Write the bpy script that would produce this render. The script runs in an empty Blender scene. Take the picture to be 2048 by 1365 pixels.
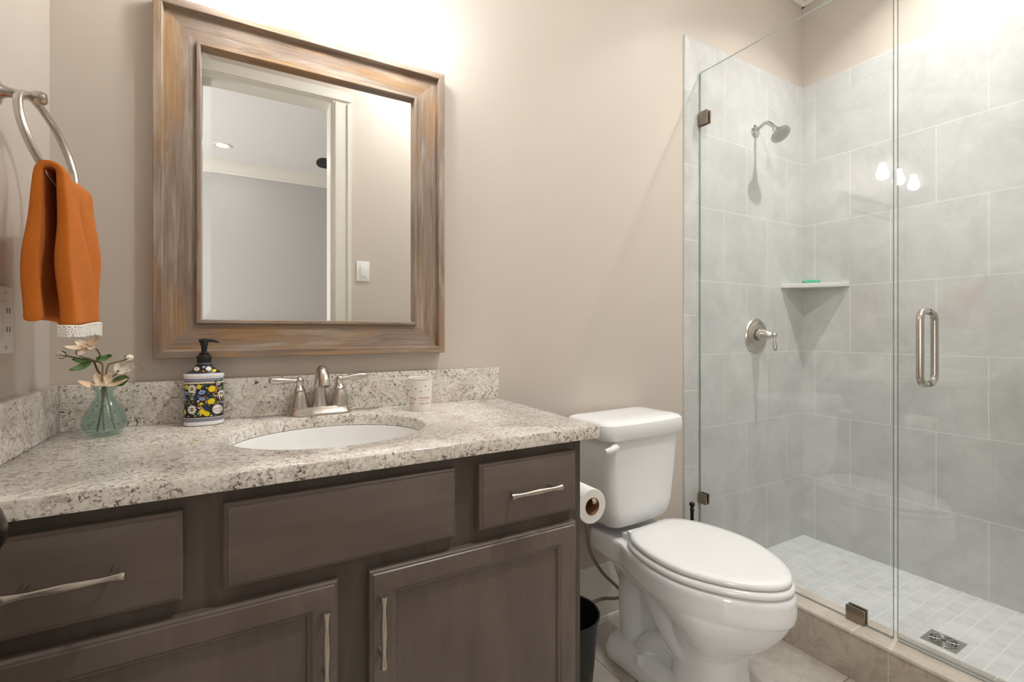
import bpy, bmesh, math, random
from mathutils import Vector, Matrix
random.seed(7)
SC = bpy.context.scene
COL = SC.collection
PI = math.pi
R = math.radians

# ------------------------------------------------------------------ camera, world, exposure, big lights
H = 1.127                      # camera height
D = 1.443                      # back wall
XL, XR = -0.366, 2.632         # left wall, shower end wall
YF = -0.08                     # front wall (with the doorway)
CEIL = 3.04
ZC = 0.903                     # counter top

cam_d = bpy.data.cameras.new('camera'); cam = bpy.data.objects.new('camera', cam_d); COL.objects.link(cam)
cam_d.sensor_width = 36.0; cam_d.lens = 953.0 / 2048 * 36.0
cam_d.shift_y = -(682.5 - 664.0) / 2048
cam_d.clip_start = 0.02
cam.location = (0, 0, H); cam.rotation_euler = (R(90), 0, -R(29.9))
SC.camera = cam

w = bpy.data.worlds.new('world'); SC.world = w; w.use_nodes = True
w.node_tree.nodes['Background'].inputs[0].default_value = (0.75, 0.85, 1, 1)
w.node_tree.nodes['Background'].inputs[1].default_value = 0.3
vs = SC.view_settings
vs.view_transform = 'Standard'; vs.look = 'None'; vs.gamma = 1; vs.use_curve_mapping = False
vs.exposure = 0.30

P_BULB = 72.0      # emission of the vanity bulbs
P_SHOWER = 9.2     # shower downlight
P_ROOM_FILL = 15.5       # fill lamp added in the bathroom ceiling
P_WINDOW_FILL = 120.0    # fill lamp outside the added bedroom window
C_WARM = (1.0, 0.985, 0.96); C_COOL = (1.0, 0.99, 0.97)

# ------------------------------------------------------------------ node helpers
def newmat(name):
    m = bpy.data.materials.new(name); m.use_nodes = True
    nt = m.node_tree; nt.nodes.clear()
    return m, nt
class N:
    def __init__(s, nt): s.nt = nt
    def node(s, t, **kw):
        n = s.nt.nodes.new(t)
        for k, v in kw.items(): setattr(n, k, v)
        return n
    def link(s, a, b): s.nt.links.new(a, b)
    def set(s, sock, v):
        if hasattr(v, 'is_output') or isinstance(v, bpy.types.NodeSocket): s.link(v, sock)
        else:
            if isinstance(v, (tuple, list)) and len(v) == 3 and sock.type == 'RGBA': v = (*v, 1)
            sock.default_value = v
    def coord(s, kind='Object', scale=(1,1,1), loc=(0,0,0), rot=(0,0,0)):
        tc = s.node('ShaderNodeTexCoord'); mp = s.node('ShaderNodeMapping')
        mp.inputs['Scale'].default_value = scale; mp.inputs['Location'].default_value = loc; mp.inputs['Rotation'].default_value = rot
        s.link(tc.outputs[kind], mp.inputs['Vector']); return mp.outputs[0]
    def noise(s, vec, scale, detail=4, rough=0.55, dist=0):
        n = s.node('ShaderNodeTexNoise'); s.link(vec, n.inputs['Vector'])
        n.inputs['Scale'].default_value = scale; n.inputs['Detail'].default_value = detail
        n.inputs['Roughness'].default_value = rough; n.inputs['Distortion'].default_value = dist
        return n.outputs['Fac']
    def ramp(s, fac, stops):
        r = s.node('ShaderNodeValToRGB'); s.link(fac, r.inputs[0]); el = r.color_ramp.elements
        while len(el) < len(stops): el.new(0.5)
        for e, (p, c) in zip(el, stops):
            e.position = p; e.color = (c, c, c, 1) if isinstance(c, (int, float)) else (*c, 1)
        return r.outputs[0]
    def mix(s, f, a, b, mode='MIX'):
        m = s.node('ShaderNodeMix', data_type='RGBA', blend_type=mode)
        s.set(m.inputs[0], f); s.set(m.inputs[6], a); s.set(m.inputs[7], b); return m.outputs[2]
    def math(s, op, a, b=0.0, c=0.0):
        m = s.node('ShaderNodeMath', operation=op)
        s.set(m.inputs[0], a); s.set(m.inputs[1], b); s.set(m.inputs[2], c); return m.outputs[0]
    def bump(s, h, strength=0.3, dist=0.001):
        b = s.node('ShaderNodeBump'); b.inputs['Strength'].default_value = strength; b.inputs['Distance'].default_value = dist
        s.link(h, b.inputs['Height']); return b.outputs[0]
    def principled(s, color, rough=0.5, metal=0.0, normal=None, **kw):
        p = s.node('ShaderNodeBsdfPrincipled'); o = s.node('ShaderNodeOutputMaterial')
        s.set(p.inputs['Base Color'], color); s.set(p.inputs['Roughness'], rough); s.set(p.inputs['Metallic'], metal)
        if normal is not None: s.link(normal, p.inputs['Normal'])
        for k, v in kw.items(): s.set(p.inputs[k], v)
        s.link(p.outputs[0], o.inputs[0]); return p
def srgb(r, g, b):
    f = lambda c: (c/255/12.92 if c/255 <= .04045 else ((c/255+.055)/1.055)**2.4)
    return (f(r), f(g), f(b))

def plain(name, col, rough=0.5, metal=0.0, var=0.08, scale=30, bump=0.0, bscale=200, **kw):
    m, nt = newmat(name); n = N(nt); v = n.coord()
    f = n.noise(v, scale, 4)
    a = tuple(c*(1-var) for c in col); b = tuple(min(1, c*(1+var)) for c in col)
    c = n.mix(f, a, b)
    nm = n.bump(n.noise(v, bscale, 3), bump) if bump else None
    n.principled(c, rough, metal, nm, **kw); return m

M = {}
M['paint'] = plain('beige_wall_paint', srgb(204,194,183), 0.42, var=0.02, scale=3, bump=0.08, bscale=260)
M['blue_paint'] = plain('grey_bedroom_paint', srgb(186,184,182), 0.6, var=0.02, scale=3, bump=0.05, bscale=200)
M['ceiling'] = plain('white_ceiling_paint', srgb(232,232,230), 0.7, var=0.015, scale=4, bump=0.05)
M['trim'] = plain('white_trim_paint', srgb(226,222,212), 0.32, var=0.02, scale=8)
M['nickel'] = plain('brushed_nickel', srgb(200,193,184), 0.27, 1.0, var=0.06, scale=60, bump=0.03, bscale=900)
M['dark_nickel'] = plain('satin_bronze_nickel', srgb(150,138,124), 0.33, 1.0, var=0.05, scale=60)
M['chrome'] = plain('polished_steel', srgb(205,205,202), 0.14, 1.0, var=0.04, scale=50)
M['porcelain'] = plain('white_porcelain', srgb(236,237,238), 0.07, var=0.01, scale=5)
M['seat_plastic'] = plain('white_seat_plastic', srgb(233,233,232), 0.13, var=0.01, scale=5)
M['basin'] = plain('white_basin_porcelain', srgb(240,240,238), 0.08, var=0.01, scale=5)
M['black_plastic'] = plain('black_plastic', (0.008, 0.008, 0.009), 0.35, var=0.2, scale=40)
M['bronze'] = plain('dark_bronze', (0.03, 0.022, 0.017), 0.3, 0.8, var=0.2, scale=40)
M['paper'] = plain('white_tissue_paper', srgb(240,239,236), 0.9, var=0.02, scale=80, bump=0.3, bscale=700)
M['card'] = plain('brown_cardboard_core', srgb(150,108,75), 0.85, var=0.1, scale=60)
M['cup_paper'] = plain('white_cup_paper', srgb(238,233,225), 0.55, var=0.02, scale=20)
M['white_plastic'] = plain('white_plastic_plate', srgb(236,236,234), 0.28, var=0.01, scale=20)
M['soap'] = plain('teal_bar_soap', srgb(70,178,140), 0.45, var=0.1, scale=60)
M['bottle_white'] = plain('white_bottle_plastic', srgb(238,238,238), 0.2, var=0.01)
M['blade'] = plain('dark_fan_wood', (0.05, 0.045, 0.045), 0.5, var=0.2, scale=20)
M['dark_floor'] = plain('bedroom_floor_wood', srgb(140,112,88), 0.45, var=0.15, scale=6)
M['hose'] = plain('braided_steel_hose', srgb(150,140,126), 0.38, 0.9, var=0.3, scale=420, bump=0.5, bscale=900)
M['rubber'] = plain('dark_rubber', (0.02,0.02,0.02), 0.7, var=0.1)

def emis(name, col, st):
    m, nt = newmat(name); n = N(nt)
    e = n.node('ShaderNodeEmission'); o = n.node('ShaderNodeOutputMaterial')
    e.inputs[0].default_value = (*col, 1); e.inputs[1].default_value = st
    n.link(e.outputs[0], o.inputs[0]); return m
M['bulb'] = emis('lit_bulb', C_WARM, P_BULB)
M['downlight'] = emis('lit_downlight_lens', (1, .97, .92), 60)

def glassmat(name, tint, f0=0.045, seeded=False, edge=0.0, body=0.0, bodycol=(1,1,1), power=5.0):
    """thin clear glass: straight-through light plus Schlick reflection"""
    m, nt = newmat(name); n = N(nt)
    lw = n.node('ShaderNodeLayerWeight'); lw.inputs['Blend'].default_value = 0.5
    nm = None
    if seeded:
        v = n.coord(); vo = n.node('ShaderNodeTexVoronoi'); n.link(v, vo.inputs['Vector']); vo.inputs['Scale'].default_value = 170
        hgt = n.ramp(vo.outputs['Distance'], [(0.0, 1), (0.28, 0)])
        nm = n.bump(hgt, 1.0, 0.002); n.link(nm, lw.inputs['Normal'])
    fr = n.math('ADD', n.math('MULTIPLY', n.math('POWER', lw.outputs['Facing'], power), 1.0 - f0), f0)
    tr = n.node('ShaderNodeBsdfTransparent')
    if seeded:      # a longer path through the glass near the silhouette absorbs more
        n.set(tr.inputs[0], n.mix(n.math('POWER', lw.outputs['Facing'], 3.0), tint, (0.45, 0.46, 0.46)))
    else: n.set(tr.inputs[0], tint)
    gl = n.node('ShaderNodeBsdfGlossy'); gl.inputs['Roughness'].default_value = 0.0
    if nm: n.link(nm, gl.inputs['Normal'])
    mx = n.node('ShaderNodeMixShader'); n.link(fr, mx.inputs[0]); n.link(tr.outputs[0], mx.inputs[1]); n.link(gl.outputs[0], mx.inputs[2])
    out = mx.outputs[0]
    if body:
        df = n.node('ShaderNodeBsdfTranslucent'); n.set(df.inputs[0], bodycol)
        d2 = n.node('ShaderNodeBsdfDiffuse'); n.set(d2.inputs[0], bodycol)
        dm = n.node('ShaderNodeMixShader'); n.link(df.outputs[0], dm.inputs[1]); n.link(d2.outputs[0], dm.inputs[2])
        m2 = n.node('ShaderNodeMixShader'); m2.inputs[0].default_value = body
        n.link(out, m2.inputs[1]); n.link(dm.outputs[0], m2.inputs[2]); out = m2.outputs[0]
    o = n.node('ShaderNodeOutputMaterial'); n.link(out, o.inputs[0]); return m
M['glass'] = glassmat('clear_shower_glass', (0.985, 0.99, 0.987), 0.048)
M['glass_edge'] = glassmat('green_glass_edge', (0.42, 0.48, 0.45), 0.1, body=0.35, bodycol=(0.35, 0.42, 0.39))
M['clear_vinyl'] = glassmat('clear_vinyl_sweep', (0.9, 0.91, 0.91), 0.08, body=0.12, bodycol=(.8, .8, .8))
M['shade'] = glassmat('seeded_clear_glass', (0.985, 0.985, 0.985), 0.03, seeded=True, power=4, body=0.06)
M['vase'] = glassmat('teal_tinted_glass', (0.88, 0.945, 0.93), 0.05, body=0.085, bodycol=(0.50, 0.66, 0.63))

def mirrormat():
    m, nt = newmat('silvered_mirror'); n = N(nt)
    g = n.node('ShaderNodeBsdfGlossy'); g.inputs[0].default_value = (0.90, 0.915, 0.91, 1); g.inputs['Roughness'].default_value = 0
    o = n.node('ShaderNodeOutputMaterial'); n.link(g.outputs[0], o.inputs[0]); return m
M['mirror'] = mirrormat()

def wood(name, axis, cols, rough=0.38, fine=60, long=3.0, bump=0.12, blotch=3.0):
    """grain runs along axis (0,1,2)"""
    m, nt = newmat(name); n = N(nt)
    sc = [fine]*3; sc[axis] = long
    v = n.coord(scale=tuple(sc)); v0 = n.coord()
    g = n.noise(v, 1.0, 6, 0.6, 0.3)
    sc2 = [fine*.22]*3; sc2[axis] = long*.6
    b = n.noise(n.coord(scale=tuple(sc2), loc=(3.1, 1.7, 5.2)), 1.0, 3, 0.5, 0.4)
    f = n.math('ADD', n.math('MULTIPLY', g, 0.45), n.math('MULTIPLY', b, 0.55))
    k = len(cols)
    c = n.ramp(f, [(0.33 + 0.34*i/(k-1), cc) for i, cc in enumerate(cols)])
    n.principled(c, rough, 0, n.bump(g, bump, 0.001)); return m
cab = [srgb(98,87,81), srgb(107,96,90), srgb(117,106,99)]
M['cab_h'] = wood('grey_brown_cabinet_wood_horizontal', 0, cab, 0.33, 38, 7, 0.04)
M['cab_v'] = wood('grey_brown_cabinet_wood_vertical', 2, cab, 0.33, 38, 7, 0.04)
M['cab_dark'] = wood('grey_brown_cabinet_frame_wood', 2, [srgb(76,67,62), srgb(90,81,76), srgb(101,92,87)], 0.36, 55, 4, 0.05)
fr = [srgb(88,58,36), srgb(124,96,74), srgb(142,120,104), srgb(152,132,116), srgb(140,112,86), srgb(164,116,62), srgb(180,140,90)]
def weathered(name, axis):
    m, nt = newmat(name); n = N(nt)
    def sv(a_, c_, loc=(0, 0, 0)):
        sc = [c_]*3; sc[axis] = a_; return n.coord(scale=tuple(sc), loc=loc)
    g = n.noise(sv(7, 330), 1.0, 5, 0.65, 0.2)                       # fine grain
    blot = n.ramp(n.noise(sv(3.2, 20, (3, 1, 2)), 1.0, 4, 0.6, 0.8), [(0.46, 0), (0.64, .8)])
    c = n.mix(blot, srgb(150,132,118), srgb(172,134,88))             # grey wash against bare golden wood
    pale = n.ramp(n.noise(sv(4, 34, (7, 5, 1)), 1.0, 4, 0.6, 0.5), [(0.48, 0), (0.66, .8)])
    c = n.mix(pale, c, srgb(184,170,156))
    dk = n.ramp(n.noise(sv(4, 42, (2, 9, 4)), 1.0, 5, 0.65, 0.8), [(0.55, 0), (0.70, .6)])
    c = n.mix(dk, c, srgb(108,80,58))
    c = n.mix(1.0, c, n.ramp(g, [(0.3, .66), (0.62, 1.0)]), 'MULTIPLY')
    n.principled(c, 0.55, 0, n.bump(g, 0.35, 0.001)); return m
M['frame_h'] = weathered('weathered_frame_wood_horizontal', 0)
M['frame_v'] = weathered('weathered_frame_wood_vertical', 2)

def granite():
    m, nt = newmat('cream_granite'); n = N(nt); v = n.coord()
    base = n.mix(n.ramp(n.noise(v, 16, 5), [(0.35, 0), (0.65, 1)]), srgb(216,208,196), srgb(238,234,226))
    vo = n.node('ShaderNodeTexVoronoi'); n.link(v, vo.inputs['Vector']); vo.inputs['Scale'].default_value = 260
    cr = n.node('ShaderNodeSeparateColor'); n.link(vo.outputs['Color'], cr.inputs[0])
    c = n.mix(n.ramp(cr.outputs[0], [(0.0, 0.0), (0.55, 0.0), (1.0, 0.55)]), base, srgb(190,180,168))
    blot = n.ramp(n.noise(v, 70, 6, 0.68), [(0.53, 0), (0.58, 1)])
    big = n.ramp(n.noise(n.coord(loc=(4, 2, 1)), 8, 4, 0.6, 0.8), [(0.40, 0.12), (0.62, 1.0)])
    c = n.mix(n.math('MULTIPLY', n.math('MULTIPLY', blot, big), 0.75), c, srgb(158,142,128))
    fl = n.ramp(n.noise(n.coord(loc=(1, 7, 3)), 150, 6, 0.70, 0.4), [(0.545, 0), (0.585, 1)])
    cl = n.ramp(n.noise(n.coord(loc=(9, 3, 2)), 11, 6, 0.68, 1.2), [(0.40, 0.28), (0.58, 1.0)])
    c = n.mix(n.math('MULTIPLY', n.math('MULTIPLY', fl, cl), 0.9), c, srgb(92,76,68))
    fl2 = n.ramp(n.noise(n.coord(loc=(6, 1, 8)), 75, 8, 0.72, 0.9), [(0.585, 0), (0.625, 1)])
    cl2 = n.ramp(n.noise(n.coord(loc=(3, 8, 5)), 6, 5, 0.65, 1.5), [(0.46, 0.0), (0.56, 1.0)])
    c = n.mix(n.math('MULTIPLY', n.math('MULTIPLY', fl2, n.math('ADD', n.math('MULTIPLY', cl2, .75), .25)), 0.95), c, srgb(52,44,42))
    n.principled(c, 0.16, 0); return m
M['granite'] = granite()

def tile(name, axes, bw, bh, off, origin, c1, c2, grout, rough=0.3, mortar=0.0027, cloud=6.0, vein=0.10, bumpd=0.0012, tone=0.05):
    """axes = (horizontal, vertical) object axes; origin = a joint crossing"""
    m, nt = newmat(name); n = N(nt); v = n.coord()
    sp = n.node('ShaderNodeSeparateXYZ'); n.link(v, sp.inputs[0])
    cb = n.node('ShaderNodeCombineXYZ')
    n.link(n.math('SUBTRACT', sp.outputs[axes[0]], origin[0]), cb.inputs[0])
    n.link(n.math('SUBTRACT', sp.outputs[axes[1]], origin[1]), cb.inputs[1])
    br = n.node('ShaderNodeTexBrick', offset=off, offset_frequency=2, squash=1.0)
    n.link(cb.outputs[0], br.inputs['Vector'])
    br.inputs['Scale'].default_value = 1.0; br.inputs['Brick Width'].default_value = bw; br.inputs['Row Height'].default_value = bh
    br.inputs['Mortar Size'].default_value = mortar*.5; br.inputs['Mortar Smooth'].default_value = 0.1; br.inputs['Bias'].default_value = 0.0
    br.inputs['Color1'].default_value = (1-tone,)*3 + (1,); br.inputs['Color2'].default_value = (1, 1, 1, 1); br.inputs['Mortar'].default_value = (1, 1, 1, 1)
    f = n.ramp(n.noise(v, cloud, 7, 0.62, 0.6), [(0.32, 0), (0.68, 1)])
    c = n.mix(f, c1, c2)
    vn = n.noise(n.coord(loc=(2, 5, 1)), cloud*1.7, 8, 0.6, 1.5)
    vv = n.ramp(n.math('ABSOLUTE', n.math('SUBTRACT', vn, 0.5)), [(0.0, 1), (0.035, 0)])
    c = n.mix(n.math('MULTIPLY', vv, vein), c, tuple(x*.62 for x in c1))
    c = n.mix(1.0, c, br.outputs['Color'], 'MULTIPLY')
    c = n.mix(br.outputs['Fac'], c, grout)
    h = n.math('SUBTRACT', 1.0, br.outputs['Fac'])
    r = n.math('ADD', n.math('MULTIPLY', br.outputs['Fac'], 0.4), rough)
    n.principled(c, r, 0, n.bump(h, 0.6, bumpd)); return m
t1, t2, gr_ = srgb(191,192,190), srgb(209,210,208), srgb(228,228,227)
M['tile_back'] = tile('grey_wall_tile_back', (0, 2), 0.333, 0.332, 0.5, (1.967-0.1665*5, 2.353-0.332*9), t1, t2, gr_)
M['tile_right'] = tile('grey_wall_tile_right', (1, 2), 0.3335, 0.332, 0.5, (0.707-0.3335*4.5, 2.353-0.332*9), t1, t2, gr_)
M['tile_band_h'] = tile('grey_bullnose_tile_back', (0, 2), 0.333, 2.0, 0.0, (1.90, 1.3), t1, t2, gr_)
M['tile_band_r'] = tile('grey_bullnose_tile_right', (1, 2), 0.333, 2.0, 0.0, (1.21-0.333*4, 1.3), t1, t2, gr_)
M['tile_band_v'] = tile('grey_bullnose_tile_vertical', (2, 0), 0.333, 2.0, 0.0, (0.20, 0.9), t1, t2, gr_)
M['mosaic'] = tile('pale_shower_mosaic', (0, 1), 0.052, 0.052, 0.5, (1.8, 0.0), srgb(206,207,207), srgb(224,225,225), srgb(226,227,226), 0.4, 0.004, 14, 0.05, 0.0006, 0.07)
M['floor'] = tile('grey_beige_floor_tile', (1, 0), 0.667, 0.3345, 0.5, (0.797-0.667*3, 1.07-0.3345*8), srgb(168,160,150), srgb(198,192,183), srgb(132,119,106), 0.28, 0.004, 6, 0.25)
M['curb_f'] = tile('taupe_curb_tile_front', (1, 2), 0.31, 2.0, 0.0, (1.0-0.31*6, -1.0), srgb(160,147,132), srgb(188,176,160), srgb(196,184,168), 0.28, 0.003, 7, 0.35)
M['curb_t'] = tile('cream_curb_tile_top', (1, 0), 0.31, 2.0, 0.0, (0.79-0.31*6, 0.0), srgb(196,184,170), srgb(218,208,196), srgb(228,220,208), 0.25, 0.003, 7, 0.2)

def toweling():
    m, nt = newmat('orange_terry_cloth'); n = N(nt); v = n.coord()
    c = n.mix(n.ramp(n.noise(v, 900, 2), [(0.3, 0), (0.7, 1)]), srgb(214,108,14), srgb(238,138,34))
    c = n.mix(n.ramp(n.noise(v, 18, 3), [(0.35, 0), (0.65, 0.5)]), c, srgb(216,112,18))
    h = n.noise(v, 700, 3, 0.7)
    n.principled(c, 0.95, 0, n.bump(h, 0.9, 0.003), **{'Sheen Weight': 0.15, 'Sheen Roughness': 0.5, 'Sheen Tint': (1, .7, .4)}); return m
M['towel'] = toweling()
M['lace'] = plain('white_lace', srgb(236,232,224), 0.9, var=0.08, scale=500, bump=0.6, bscale=900)
M['petal'] = None
def petalmat(name, a, b, sc=45):
    m, nt = newmat(name); n = N(nt); v = n.coord()
    c = n.mix(n.ramp(n.noise(v, sc, 3), [(0.4, 0), (0.6, 1)]), a, b)
    n.principled(c, 0.6, 0, None, **{'Subsurface Weight': 0.15, 'Subsurface Radius': (.004, .002, .001)}); return m
M['petal'] = petalmat('cream_peach_petal', srgb(240,205,170), srgb(246,232,212))
M['petal_w'] = petalmat('cream_white_petal', srgb(244,232,214), srgb(248,242,232))
M['leaf'] = petalmat('green_cloth_leaf', srgb(86,122,60), srgb(126,158,104), 60)
M['stem'] = plain('brown_wired_stem', srgb(92,70,48), 0.7, var=0.3, scale=200, bump=0.4)
M['stem_green'] = plain('olive_wired_stem', srgb(132,108,60), 0.7, var=0.3, scale=200, bump=0.4)
for k, c in dict(ink=(.02,.018,.022), yellow=srgb(240,214,20), white=srgb(240,238,232), sky=srgb(150,178,224), navy=srgb(36,48,110), green=srgb(40,96,46),
                 orange=srgb(214,140,50), grey=srgb(128,134,156), cream=srgb(238,226,196), red=srgb(206,140,124), dark=srgb(66,60,62), brown=srgb(110,84,40), pgrey=srgb(176,180,196)).items():
    M['ink_'+k] = plain('printed_'+k, c, 0.3, var=0.05, scale=200)

# ------------------------------------------------------------------ mesh helpers
def thing(name, label, cat, loc, group=None):
    o = bpy.data.objects.new(name, None); COL.objects.link(o); o.location = loc
    o.empty_display_size = 0.05
    o['label'] = label; o['category'] = cat
    if group: o['group'] = group
    return o
def wloc(o):
    v = Vector((0, 0, 0))
    while o is not None: v += o.location; o = o.parent
    return v
def obj(name, bm, mats, parent=None, smooth=True, angle=35, label=None):
    """bm is in world space; linked as one mesh object with its origin at its parent's"""
    if not isinstance(mats, (list, tuple)): mats = [mats]
    if parent is not None: bmesh.ops.translate(bm, vec=-wloc(parent), verts=bm.verts)
    bmesh.ops.recalc_face_normals(bm, faces=bm.faces) if getattr(bm, '_recalc', True) is True and name not in NOREC else None
    me = bpy.data.meshes.new(name); bm.to_mesh(me); bm.free()
    for m in mats: me.materials.append(m)
    if smooth:
        me.set_sharp_from_angle(angle=R(angle)) if hasattr(me, 'set_sharp_from_angle') else None
        me.polygons.foreach_set('use_smooth', [True]*len(me.polygons))
    o = bpy.data.objects.new(name, me); COL.objects.link(o)
    if parent is not None: o.parent = parent
    if label: o['label'] = label
    return o
NOREC = set()
def tag(o, label, cat, group=None):
    o['label'] = label; o['category'] = cat
    if group: o['group'] = group
    return o
def struct(name, bm, mats, parent=None, smooth=False, label=None):
    o = obj(name, bm, mats, parent, smooth)
    if parent is None: o['kind'] = 'structure'
    if label: o['label'] = label
    return o
def B(): return bmesh.new()
def box(bm, x0, x1, y0, y1, z0, z1, bev=0.0, mi=0, seg=2):
    ret = bmesh.ops.create_cube(bm, size=1.0); vs_ = ret['verts']
    bmesh.ops.scale(bm, vec=(x1-x0, y1-y0, z1-z0), verts=vs_)
    bmesh.ops.translate(bm, vec=((x0+x1)/2, (y0+y1)/2, (z0+z1)/2), verts=vs_)
    fs = set(f for v in vs_ for f in v.link_faces)
    for f in fs: f.material_index = mi
    if bev:
        es = list(set(e for v in vs_ for e in v.link_edges))
        r = bmesh.ops.bevel(bm, geom=es, offset=bev, segments=seg, profile=0.6, affect='EDGES')
        for f in r['faces']: f.material_index = mi
def quadbox(bm, corners8, mi=0):
    vs_ = [bm.verts.new(c) for c in corners8]
    for q in ((0,1,2,3),(7,6,5,4),(0,4,5,1),(1,5,6,2),(2,6,7,3),(3,7,4,0)):
        f = bm.faces.new([vs_[i] for i in q]); f.material_index = mi
def loft(bm, rings, cap0=True, cap1=True, mi=0, closed=True):
    rr = [[bm.verts.new(p) for p in r] for r in rings]
    n = len(rr[0])
    for a, b in zip(rr[:-1], rr[1:]):
        for i in range(n if closed else n-1):
            j = (i+1) % n
            f = bm.faces.new((a[i], a[j], b[j], b[i])); f.material_index = mi
    if cap0: bm.faces.new(rr[0][::-1]).material_index = mi
    if cap1: bm.faces.new(rr[-1]).material_index = mi
    return rr
def lathe(bm, prof, c=(0,0,0), axis=(0,0,1), seg=32, mi=0, sx=1.0, sy=1.0, cap=True):
    """prof: list of (r, h) along axis from c"""
    q = Vector((0,0,1)).rotation_difference(Vector(axis).normalized()); c = Vector(c)
    rings = []
    for r, h in prof:
        r = max(r, 1e-5)
        rings.append([c + q @ Vector((r*sx*math.cos(2*PI*i/seg), r*sy*math.sin(2*PI*i/seg), h)) for i in range(seg)])
    return loft(bm, rings, cap, cap, mi)
def smoothpath(pts, n=8):
    """Catmull-Rom through 3-D points (with optional radius as 4th)"""
    P = [Vector(p) for p in pts]; out = []
    for i in range(len(P)-1):
        p0 = P[max(i-1, 0)]; p1 = P[i]; p2 = P[i+1]; p3 = P[min(i+2, len(P)-1)]
        for k in range(n):
            t = k/n
            out.append(0.5*((2*p1)+(p2-p0)*t+(2*p0-5*p1+4*p2-p3)*t*t+(3*p1-p0-3*p2+p3)*t**3))
    out.append(P[-1]); return out
def tube(bm, pts, rad, seg=12, mi=0, cap=True, closed=False, flat=1.0):
    P = [Vector(p[:3]) for p in pts]; n = len(P)
    rads = rad if isinstance(rad, (list, tuple)) else [rad]*n
    rings = []; t0 = None; nrm = None
    for i in range(n):
        if closed: t = (P[(i+1) % n]-P[i-1]).normalized()
        else: t = (P[min(i+1, n-1)]-P[max(i-1, 0)]).normalized()
        if nrm is None:
            a = Vector((0,0,1)) if abs(t.z) < 0.9 else Vector((1,0,0))
            nrm = (a - t*a.dot(t)).normalized()
        else:
            nrm = (t0.rotation_difference(t) @ nrm); nrm = (nrm - t*nrm.dot(t)).normalized()
        b = t.cross(nrm); t0 = t
        rings.append([P[i] + (nrm*math.cos(2*PI*k/seg) + b*flat*math.sin(2*PI*k/seg))*rads[i] for k in range(seg)])
    if closed:
        rr = [[bm.verts.new(p) for p in r] for r in rings]
        for i in range(n):
            a = rr[i]; b_ = rr[(i+1) % n]
            for k in range(seg):
                bm.faces.new((a[k], a[(k+1) % seg], b_[(k+1) % seg], b_[k])).material_index = mi
    else: loft(bm, rings, cap, cap, mi)
def ringframe(bm, x0, x1, z0, z1, prof, y0, sides='LRTB', mi=0):
    """mitred rectangular frame in an XZ plane; prof = (inset, height towards -Y)"""
    def c(i, ins, h):
        X = (x0+ins, x1-ins)[i in (1, 2)]; Z = (z0+ins, z1-ins)[i in (2, 3)]
        return (X, y0-h, Z)
    sd = {'B': (0, 1), 'R': (1, 2), 'T': (2, 3), 'L': (3, 0)}
    for s in sides:
        a, b = sd[s]
        r1 = [bm.verts.new(c(a, *p)) for p in prof]; r2 = [bm.verts.new(c(b, *p)) for p in prof]
        for k in range(len(prof)-1):
            bm.faces.new((r1[k], r2[k], r2[k+1], r1[k+1])).material_index = mi
        if len(sides) == 1:
            bm.faces.new(r1[::-1]); bm.faces.new(r2)
            bm.faces.new((r1[0], r1[-1], r2[-1], r2[0]))
def apply_mods(o):
    dg = bpy.context.evaluated_depsgraph_get()
    me = bpy.data.meshes.new_from_object(o.evaluated_get(dg)); old = o.data
    o.modifiers.clear(); o.data = me; me.name = old.name
    me.polygons.foreach_set('use_smooth', [True]*len(me.polygons))
def dup(root, loc, label=None, parent=None):
    r = root.copy(); COL.objects.link(r); r.location = loc
    if parent: r.parent = parent
    if label: r['label'] = label
    for ch in list(root.children):
        c = ch.copy(); COL.objects.link(c); c.parent = r
        for g in ch.children:
            d = g.copy(); COL.objects.link(d); d.parent = c
    return r
def area(name, loc, rot, size, power, col, parent=None, shape='DISK', size_y=None, spread=None):
    l = bpy.data.lights.new(name, 'AREA'); l.shape = shape; l.size = size; l.energy = power; l.color = col
    if size_y: l.size_y = size_y
    if spread: l.spread = spread
    o = bpy.data.objects.new(name, l); COL.objects.link(o); o.rotation_euler = rot
    o.location = Vector(loc) - (wloc(parent) if parent else Vector())
    if parent: o.parent = parent
    return o

# ------------------------------------------------------------------ the room
TT = 0.010   # tile thickness proud of the plaster
XT0, XT1 = 1.699, 1.780      # vertical bullnose strip on the back wall
bm = B(); box(bm, XL-0.12, XR+0.12, D, D+0.12, 0, CEIL); struct('wall_back', bm, M['paint'])
bm = B(); box(bm, XL-0.12, XL, YF-0.12, D, 0, CEIL); struct('wall_left', bm, M['paint'])
bm = B(); box(bm, XR, XR+0.12, YF-0.12, D, 0, CEIL); struct('wall_right', bm, M['paint'])
DX0, DX1, DZ = -0.262, 0.481, 2.476   # doorway
bm = B()
box(bm, XL, DX0, YF-0.12, YF, 0, CEIL); box(bm, DX1, XR, YF-0.12, YF, 0, CEIL); box(bm, DX0, DX1, YF-0.12, YF, DZ, CEIL)
struct('wall_front', bm, M['paint'])
bm = B(); box(bm, XL-0.12, XR+0.12, YF-0.12, D+0.12, -0.1, 0); struct('floor', bm, M['floor'])
bm = B(); box(bm, XL-0.12, XR+0.12, YF-0.12, D+0.12, CEIL, CEIL+0.1); struct('ceiling', bm, M['ceiling'])

# shower tiling
bm = B(); box(bm, XT1, XR, D-TT, D-0.0005, 0, 2.353); struct('wall_shower_back', bm, M['tile_back'])
bm = B(); box(bm, XR-TT, XR-0.0005, YF, D-TT, 0, 2.353); struct('wall_shower_right', bm, M['tile_right'])
bm = B(); box(bm, 1.86, XR-TT, YF, YF+TT, 0, 2.353); struct('wall_shower_front', bm, M['tile_back'])
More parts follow.
